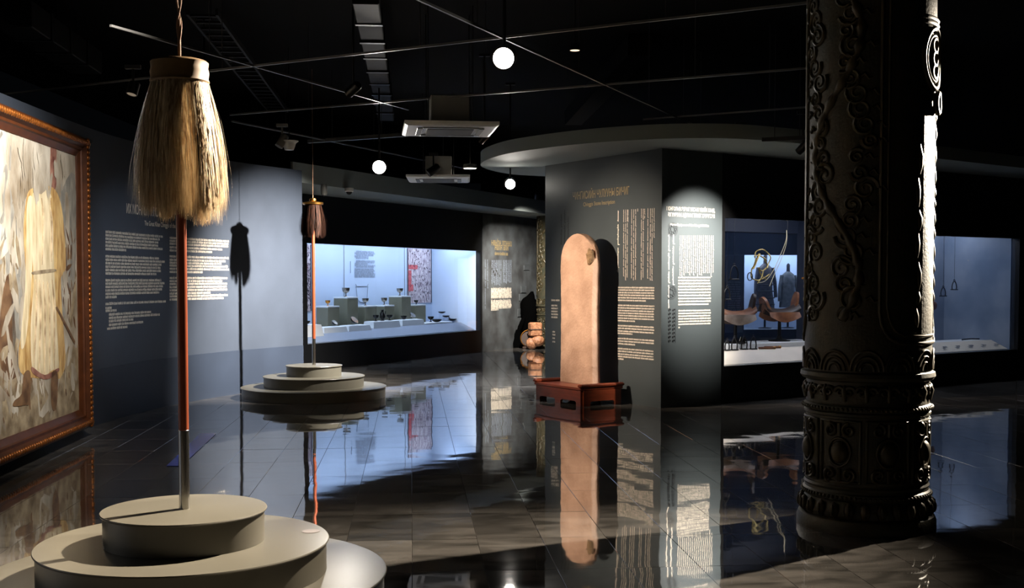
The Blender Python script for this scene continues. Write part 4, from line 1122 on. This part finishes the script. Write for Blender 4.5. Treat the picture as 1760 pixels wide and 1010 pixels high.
    for dz in (-.08,0,.08): mb.tube([P(th+.04*math.cos(q)/RS, z+dz+.042*math.sin(q), RS+.01) for q in [2*PI*i/14 for i in range(14)]], .012, 6, closed=True)
    mb.build('medallion', 'bronze_hi', t, 60)
    MB().tube([P(th+.10, 2.71+.06*math.sin(q), RS+.03+.0*q) if False else P(th+.12+.045*math.cos(q)/RS, 2.71+.062*math.sin(q), RS+.02) for q in [2*PI*i/20 for i in range(20)]], .018, 8, closed=True).build('ring_boss', 'bronze_hi', t, 60)
    mb = MB()
    for zz in (3.17, 3.20, 3.23): mb.tube([P(th-.35+.8*i/14, zz, RS+.004) for i in range(15)], .014, 6)
    mb.build('collar_bands', 'bronze_hi', t, 60)
    mb = MB()
    z = 1.45
    while z < 2.6:
        h = random.uniform(.06,.14); mb.tube([P(1.53+.02*math.sin(z*30+q), z+h*q, RS-.004) for q in (0,.3,.6,1)], [.006,.016,.014,.006], 6); z += h*1.05
    z = 1.30
    while z < 2.3:
        h = random.uniform(.08,.2); mb.tube([P(.84+.03*math.sin(z*17+q*2), z+h*q, RS-.004) for q in (0,.3,.6,1)], [.006,.018,.02,.006], 6); z += h*1.1
    mb.build('edge_relief', 'bronze_hi', t, 60)
    return t
carved_column(2.32, 7.66, 'huge dark bronze carved column in the right foreground', 'carved bronze columns')
fx, fy = at_depth(952, 560, 27.6)[:2]
carved_column(fx, fy, 'distant dark green carved column peeking out behind the block', 'carved bronze columns')

# ================================================================== THINGS BY THE FAR WALL
bx, by = at_depth(920, 590, 27.0)[:2]
t = thing('leather_bundle', 'lit tan wrapped bundle on the floor near the far column', 'bundle', (bx, by, 0), .3)
MB().box(-.14,.14,-.12,.12,.30,.62,bev=.03).build('upper_pack', 'bundle', t, 40)
MB().sphere((.05,-.02,.20), .15, 14, (1.1,1,.9)).build('lower_pack', 'bundle', t, 60); MB().sphere((-.08,.02,.14), .14, 12, (1,.9,1)).build('lower_pack', 'bundle', t, 60)
MB().tube([(-.145,-.125,.46),(.145,-.125,.46),(.145,.125,.46),(-.145,.125,.46)], .012, 6, closed=True).build('strap', 'drum', t)
dx, dy = at_depth(909, 590, 27.3)[:2]
t = thing('drum', 'dark wooden drum with pale rim left of the tan bundle', 'drum', (dx, dy, 0), 0)
MB().lathe([(.18,-.10),(.20,-.08),(.205,0),(.20,.08),(.18,.10)], 32, Matrix.Translation((0,0,.23)) @ Matrix.Rotation(PI/2-.12,4,'X')).build('shell', 'drum', t, 40)
MB().tube([(.19*math.cos(q),-.10,.245+.19*math.sin(q)) for q in [2*PI*i/28 for i in range(28)]], .012, 6, closed=True).build('rim', 'gold_bowl', t, 60)
MB().box(-.15,.15,-.10,.10,0,.05,bev=.01).build('cradle', 'drum', t)
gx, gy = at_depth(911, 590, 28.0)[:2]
t = thing('dark_silhouette', 'dark bulky shape silhouetted beside the far wall', 'silhouette', (gx, gy, 0), .2)  # unidentified dark silhouette, built as a solid form in near-black
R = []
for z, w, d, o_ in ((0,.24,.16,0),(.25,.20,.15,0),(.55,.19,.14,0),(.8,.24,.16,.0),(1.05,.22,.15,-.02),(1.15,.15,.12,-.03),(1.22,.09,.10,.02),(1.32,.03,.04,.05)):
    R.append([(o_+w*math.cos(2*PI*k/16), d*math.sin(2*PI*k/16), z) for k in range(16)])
MB().loft(R).build('tall_form', 'silhouette_black', t, 60)
MB().tube([(-.02,-.05,1.0),(-.34,-.1,.30)], [.05,.06], 8).build('prop_beam', 'silhouette_black', t, 60)
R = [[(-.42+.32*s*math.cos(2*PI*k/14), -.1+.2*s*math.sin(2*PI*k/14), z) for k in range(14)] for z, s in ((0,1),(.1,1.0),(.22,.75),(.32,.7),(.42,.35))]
MB().loft(R).build('prop_base', 'silhouette_black', t, 60)

# ================================================================== CEILING GEAR
TZ = 3.5
def rail_pts(p, q, label, z=TZ, r=.009, m='rail'):
    a = at_h(p[0], p[1], z); b = at_h(q[0], q[1], z)
    L = math.hypot(b[0]-a[0], b[1]-a[1]); ang = math.atan2(b[1]-a[1], b[0]-a[0])
    t = thing('lighting_track', label, 'track', (a[0], a[1], z), ang, 'lighting tracks under the ceiling')
    MB().box(0, L, -r, r, -r, r).build('rail', m, t)
    n = max(2, int(L/2.4)+1)
    for k in range(n):
        x = L*(k+.5)/n; MB().tube([(x,0,r),(x,0,4.445-z)], .004, 5).build('suspension_wire', 'wire', t)
    return t
def at_h(px, py, h):
    r = ray(px, py); k = (h-CAMH)/r[2]; return (r[0]*k, r[1]*k, h)
rail_pts((700,-10),(1240,236),'long lighting track crossing above the bright spotlight and the block')
rail_pts((190,44),(702,188),'lighting track running from upper left to the first air conditioner')
rail_pts((398,208),(812,292),'lighting track ending near the far air conditioner')
rail_pts((-20,165),(1395,4),'lighting track crossing the frame through the bright spotlight')
rail_pts((395,197),(1400,116),'lighting track crossing behind the bright spotlight')
rail_pts((1105,205),(1400,183),'short lighting track right of the long one near the column')
rail_pts((530,243),(700,231),'lit short track left of the first air conditioner', r=.024)
rail_pts((1310,240),(1396,236),'thick black track in front of the canopy beside the column', z=3.2, r=.022, m='black_metal')
def spot_body(t, d, lensm, R=.045, L=.16, bodym='black_metal', mount=.10, drop=None):
    """head hanging at the thing's origin, pointing along d"""
    d = Vector(d).normalized(); M = d.to_track_quat('-Z','Y').to_matrix().to_4x4()
    MB().lathe([(R*.8,L*.5),(R,L*.42),(R,-L*.5),(R*.86,-L*.5),(R*.82,-L*.46)], 24, M).build('head', bodym, t, 40)
    lens = MB().lathe([(0,-L*.475),(R*.84,-L*.475)], 24, M, cap=False).build('lens', lensm, t)
    MB().tube([(0,0,R*.6),(0,0,mount+R)], .012, 8).build('arm', bodym, t)
    MB().box(-.07,.07,-.018,.018,mount+R-.01,mount+R+.03,bev=.004).build('adapter', bodym, t)
    return M, L
def track_spot(label, pos, target=None, lamp=None, lensm='lamp_lens', R=.045, L=.16, bodym='black_metal', group='track spotlights', ceil=False):
    t = thing('track_spotlight', label, 'spotlight', pos, 0, group)
    d = Vector(target)-Vector(pos); M, L = spot_body(t, d, lensm, R, L, bodym, mount=max(.05, (4.45 if ceil else TZ)-pos[2]-R-.02))
    if lamp:
        _, tg, e, c, cone, bl, rad = lamp
        ld = bpy.data.lights.new('spot_lamp', 'SPOT'); ld.energy = e; ld.color = c; ld.spot_size = math.radians(cone); ld.spot_blend = bl; ld.shadow_soft_size = rad
        lo = bpy.data.objects.new('spot_lamp', ld); COL.objects.link(lo); lo.parent = t
        lo.location = d.normalized()*(L*.5+.02); lo.rotation_euler = d.to_track_quat('-Z','Y').to_euler()
    return t
LAB = {'painting':'black spotlight aimed at the large painting','stele':'black spotlight aimed at the standing stone','nobles':'black spotlight under the thick track, aimed at the horse text',
 'farwall':'black spotlight aimed at the navy wall and the far podium','leftwall':'black spotlight aimed at the text on the navy wall','nearflag':'black spotlight aimed at the blond horsehair banner',
 'column':'black spotlight aimed at the bronze column','farfloor':'black spotlight aimed at the far printed wall panel','bundle':'black spotlight aimed at the tan bundle'}
for k, v in LAMPS.items(): track_spot(LAB[k], v[0], v[1], v, lensm='lamp_lens', ceil=(k != 'nobles'))
def facing(px, py, z, label, R, lensm, tgt=(0,0,1.2), lamp=None, bodym='black_metal'):
    p = at_h(px, py, z); return track_spot(label, p, tgt, lamp, lensm, R, R*2.2, bodym, ceil=True)
facing(867, 98, 3.28, 'brightest spotlight, shining at the viewer from the track crossing', .092, 'lens', (-.6,1,1.0), (None,None,110,NEUT,60,.8,.06))
facing(652, 286, 3.0, 'bright spotlight glaring above the cup showcase', .095, 'lens', (-.5,2,.6), (None,None,130,NEUT,60,.8,.06))
facing(877, 315, 3.0, 'bright square-looking spotlight under the canopy edge', .085, 'lens', (0,4,.2), (None,None,120,NEUT,60,.8,.06))
p = at_h(808, 289, 3.3); t = thing('downlight', 'small round white downlight beside the far air conditioner', 'downlight', p)
MB().lathe([(.10,.06),(.11,0),(.095,-.004)], 24, cap=False).build('ring', 'grey_plastic', t, 40); MB().lathe([(0,-.003),(.095,-.003)], 24, cap=False).build('lens', 'lens_small', t)
ld = bpy.data.lights.new('downlight_lamp', 'SPOT'); ld.energy = 2200; ld.color = (.95,.97,1); ld.spot_size = math.radians(100); ld.spot_blend = 1.0; ld.shadow_soft_size = .06
lo = bpy.data.objects.new('downlight_lamp', ld); COL.objects.link(lo); lo.parent = t; lo.location = (0,0,-.02)
MB().tube([(0,0,.03),(0,0,4.445-p[2])], .008, 6).build('stem', 'black_metal', t)
p = at_h(988, 86, 3.5); t = thing('downlight', 'dim warm downlight disc above and right of the brightest spotlight', 'downlight', p)
MB().lathe([(.035,.05),(.045,0),(.04,-.004)], 24, cap=False).build('ring', 'black_metal', t, 40); MB().lathe([(0,-.003),(.04,-.003)], 24, cap=False).build('lens', 'lens_dim', t); MB().tube([(0,0,.03),(0,0,4.445-p[2])], .008, 6).build('stem', 'black_metal', t)
p = at_h(485, 242, 3.3); track_spot('pale grey spotlight head left of the funnel speaker', p, (p[0]-.6,p[1]-.3,2.2), None, 'grille', .05, .17, 'grey_plastic')
p = at_h(229, 152, 3.3); track_spot('black spotlight with a lit rim left of the blond banner', p, (p[0]-.2,p[1]-.3,2.2), None, 'white_plastic', .05, .12)
p = at_h(745, 292, 3.25); track_spot('black spotlight head in front of the far air conditioner', p, (p[0]-.9,p[1]-.3,2.6), None, 'grille', .06, .2)
p = at_h(1273, 228, 3.42); track_spot('black spotlight head hanging at the canopy edge', p, (p[0]+.3,p[1]+.2,2.6), None, 'grille', .05, .16)
p = at_h(497, 250, 3.25); t = thing('ceiling_speaker', 'off-white funnel shaped speaker hanging near the navy wall', 'speaker', p)
MB().lathe([(.055,-.055),(.065,-.03),(.085,.03),(.115,.05),(.115,.058),(.0,.06)], 28).build('cone', 'white_plastic', t, 40); MB().tube([(0,0,.05),(0,0,4.445-p[2])], .006, 6).build('rod', 'black_metal', t)
p = at_h(600, 320, 3.11); t = thing('dome_camera', 'white dome camera on the soffit above the cup showcase', 'camera', (p[0],p[1],WTOP-.0))
MB().lathe([(.075,0.001),(.075,-.05),(.06,-.06)], 24).build('housing', 'white_plastic', t, 40); MB().sphere((0,0,-.058), .05, 14).build('dome', 'iron', t, 60)
p = at_h(557, 320, 3.05); t = thing('ceiling_sensor', 'grey cylinder sensor beside the dome camera', 'sensor', (p[0],p[1],WTOP))
MB().lathe([(.045,0.001),(.05,-.03),(.05,-.15),(.035,-.17)], 20).build('body', 'grey_plastic', t, 40); MB().lathe([(.03,-.17),(.02,-.185),(0,-.19)], 16).build('tip', 'iron', t, 40)
# air conditioners
def cassette(px, py, z, S, yaw, label):
    x, y, _ = at_h(px, py, z); t = thing('air_conditioner', label, 'air conditioner', (x, y, z), yaw, 'ceiling air conditioners')
    h = S/2
    MB().loft([[(-h*.93,-h*.93,0),(h*.93,-h*.93,0),(h*.93,h*.93,0),(-h*.93,h*.93,0)],[(-h*.99,-h*.99,.012),(h*.99,-h*.99,.012),(h*.99,h*.99,.012),(-h*.99,h*.99,.012)],[(-h,-h,.02),(h,-h,.02),(h,h,.02),(-h,h,.02)],[(-h,-h,.05),(h,-h,.05),(h,h,.05),(-h,h,.05)]]).build('panel', 'white_plastic', t)
    g = h*.50; MB().box(-g,g,-g,g,-.006,.0).build('grille', 'grille', t)
    for k in range(9):
        q = -g+2*g*(k+.5)/9; MB().box(-g,g,q-.012,q+.012,-.012,-.004).build('grille_slat', 'grey_plastic', t)
    for k in range(4):
        M = Matrix.Rotation(k*PI/2,4,'Z'); MB().box(-h*.6,h*.6,h*.60,h*.72,-.010,.0,M,bev=.004).build('louvre', 'grey_plastic', t)
    MB().box(-h*.42,h*.42,-h*.42,h*.42,.051,.36,bev=.01).build('body', 'grey_plastic', t)
    for sx in (-1,1):
        for sy in (-1,1): MB().tube([(sx*h*.48,sy*h*.48,.05),(sx*h*.48,sy*h*.48,4.445-z)], .006, 6).build('hanger_rod', 'black_metal', t)
    return t
cassette(772, 226, 3.17, .97, .12, 'white ceiling air conditioner nearer the viewer')
cassette(754, 310, 3.14, .97, .04, 'white ceiling air conditioner farther away by the small downlight')
# cable ladder, duct pieces, dark beams
a = at_h(347, 20, 4.0); b = at_h(478, 190, 4.0); L = math.hypot(b[0]-a[0], b[1]-a[1]); t = thing('cable_ladder', 'dark cable ladder under the ceiling right of the blond banner', 'cable tray', a, math.atan2(b[1]-a[1], b[0]-a[0]))
for s in (-.13,.13): MB().box(0,L,s-.012,s+.012,-.03,.03).build('side_rail', 'duct', t)
for k in range(int(L/.28)): MB().box(.1+k*.28,.14+k*.28,-.12,.12,-.02,0).build('rung', 'duct', t)
for q in (.5, L-.5): MB().tube([(q,0,0),(q,0,.445)], .006, 5).build('hanger_rod', 'black_metal', t)
a = at_h(628, 6, 3.95); b = at_h(664, 208, 3.95); L = math.hypot(b[0]-a[0], b[1]-a[1]); t = thing('air_duct', 'dull grey segmented air duct above the air conditioner', 'duct', a, math.atan2(b[1]-a[1], b[0]-a[0]))
n = 9
for k in range(n): MB().box(L*k/n+.02, L*(k+1)/n-.02, -.115, .115, 0, .14, Matrix.Translation((0,0,.012*(k%2))), bev=.01).build('duct_section', 'duct', t)
for k in range(1, n): MB().box(L*k/n-.03, L*k/n+.03, -.125, .125, -.01, .15).build('duct_flange', 'black_metal', t)
for q in (.4, L-.4): MB().tube([(q,0,.1),(q,0,.495)], .006, 5).build('hanger_rod', 'black_metal', t)
a = at_h(20, 45, 3.9); b = at_h(150, 128, 3.9); L = math.hypot(b[0]-a[0], b[1]-a[1]); t = thing('air_duct', 'dark segmented air duct high in the upper left corner', 'duct', a, math.atan2(b[1]-a[1], b[0]-a[0]))
for k in range(4): MB().box(L*k/4+.02, L*(k+1)/4-.02, -.17, .17, 0, .25, bev=.01).build('duct_section', 'duct', t)
for k in range(1, 4): MB().box(L*k/4-.03, L*k/4+.03, -.18, .18, -.01, .26).build('duct_flange', 'black_metal', t)
for q in (.4, L-.4): MB().tube([(q,0,.2),(q,0,.545)], .006, 5).build('hanger_rod', 'black_metal', t)
a = at_h(985, 215, 4.2); b = at_h(1100, 95, 4.2); L = math.hypot(b[0]-a[0], b[1]-a[1])
o = MB().box(0,L,-.14,.14,0,.24).build('ceiling_beam', 'duct', loc=a, rotz=math.atan2(b[1]-a[1], b[0]-a[0])); struct(o, 'dark beam crossing under the black ceiling', 'beam')
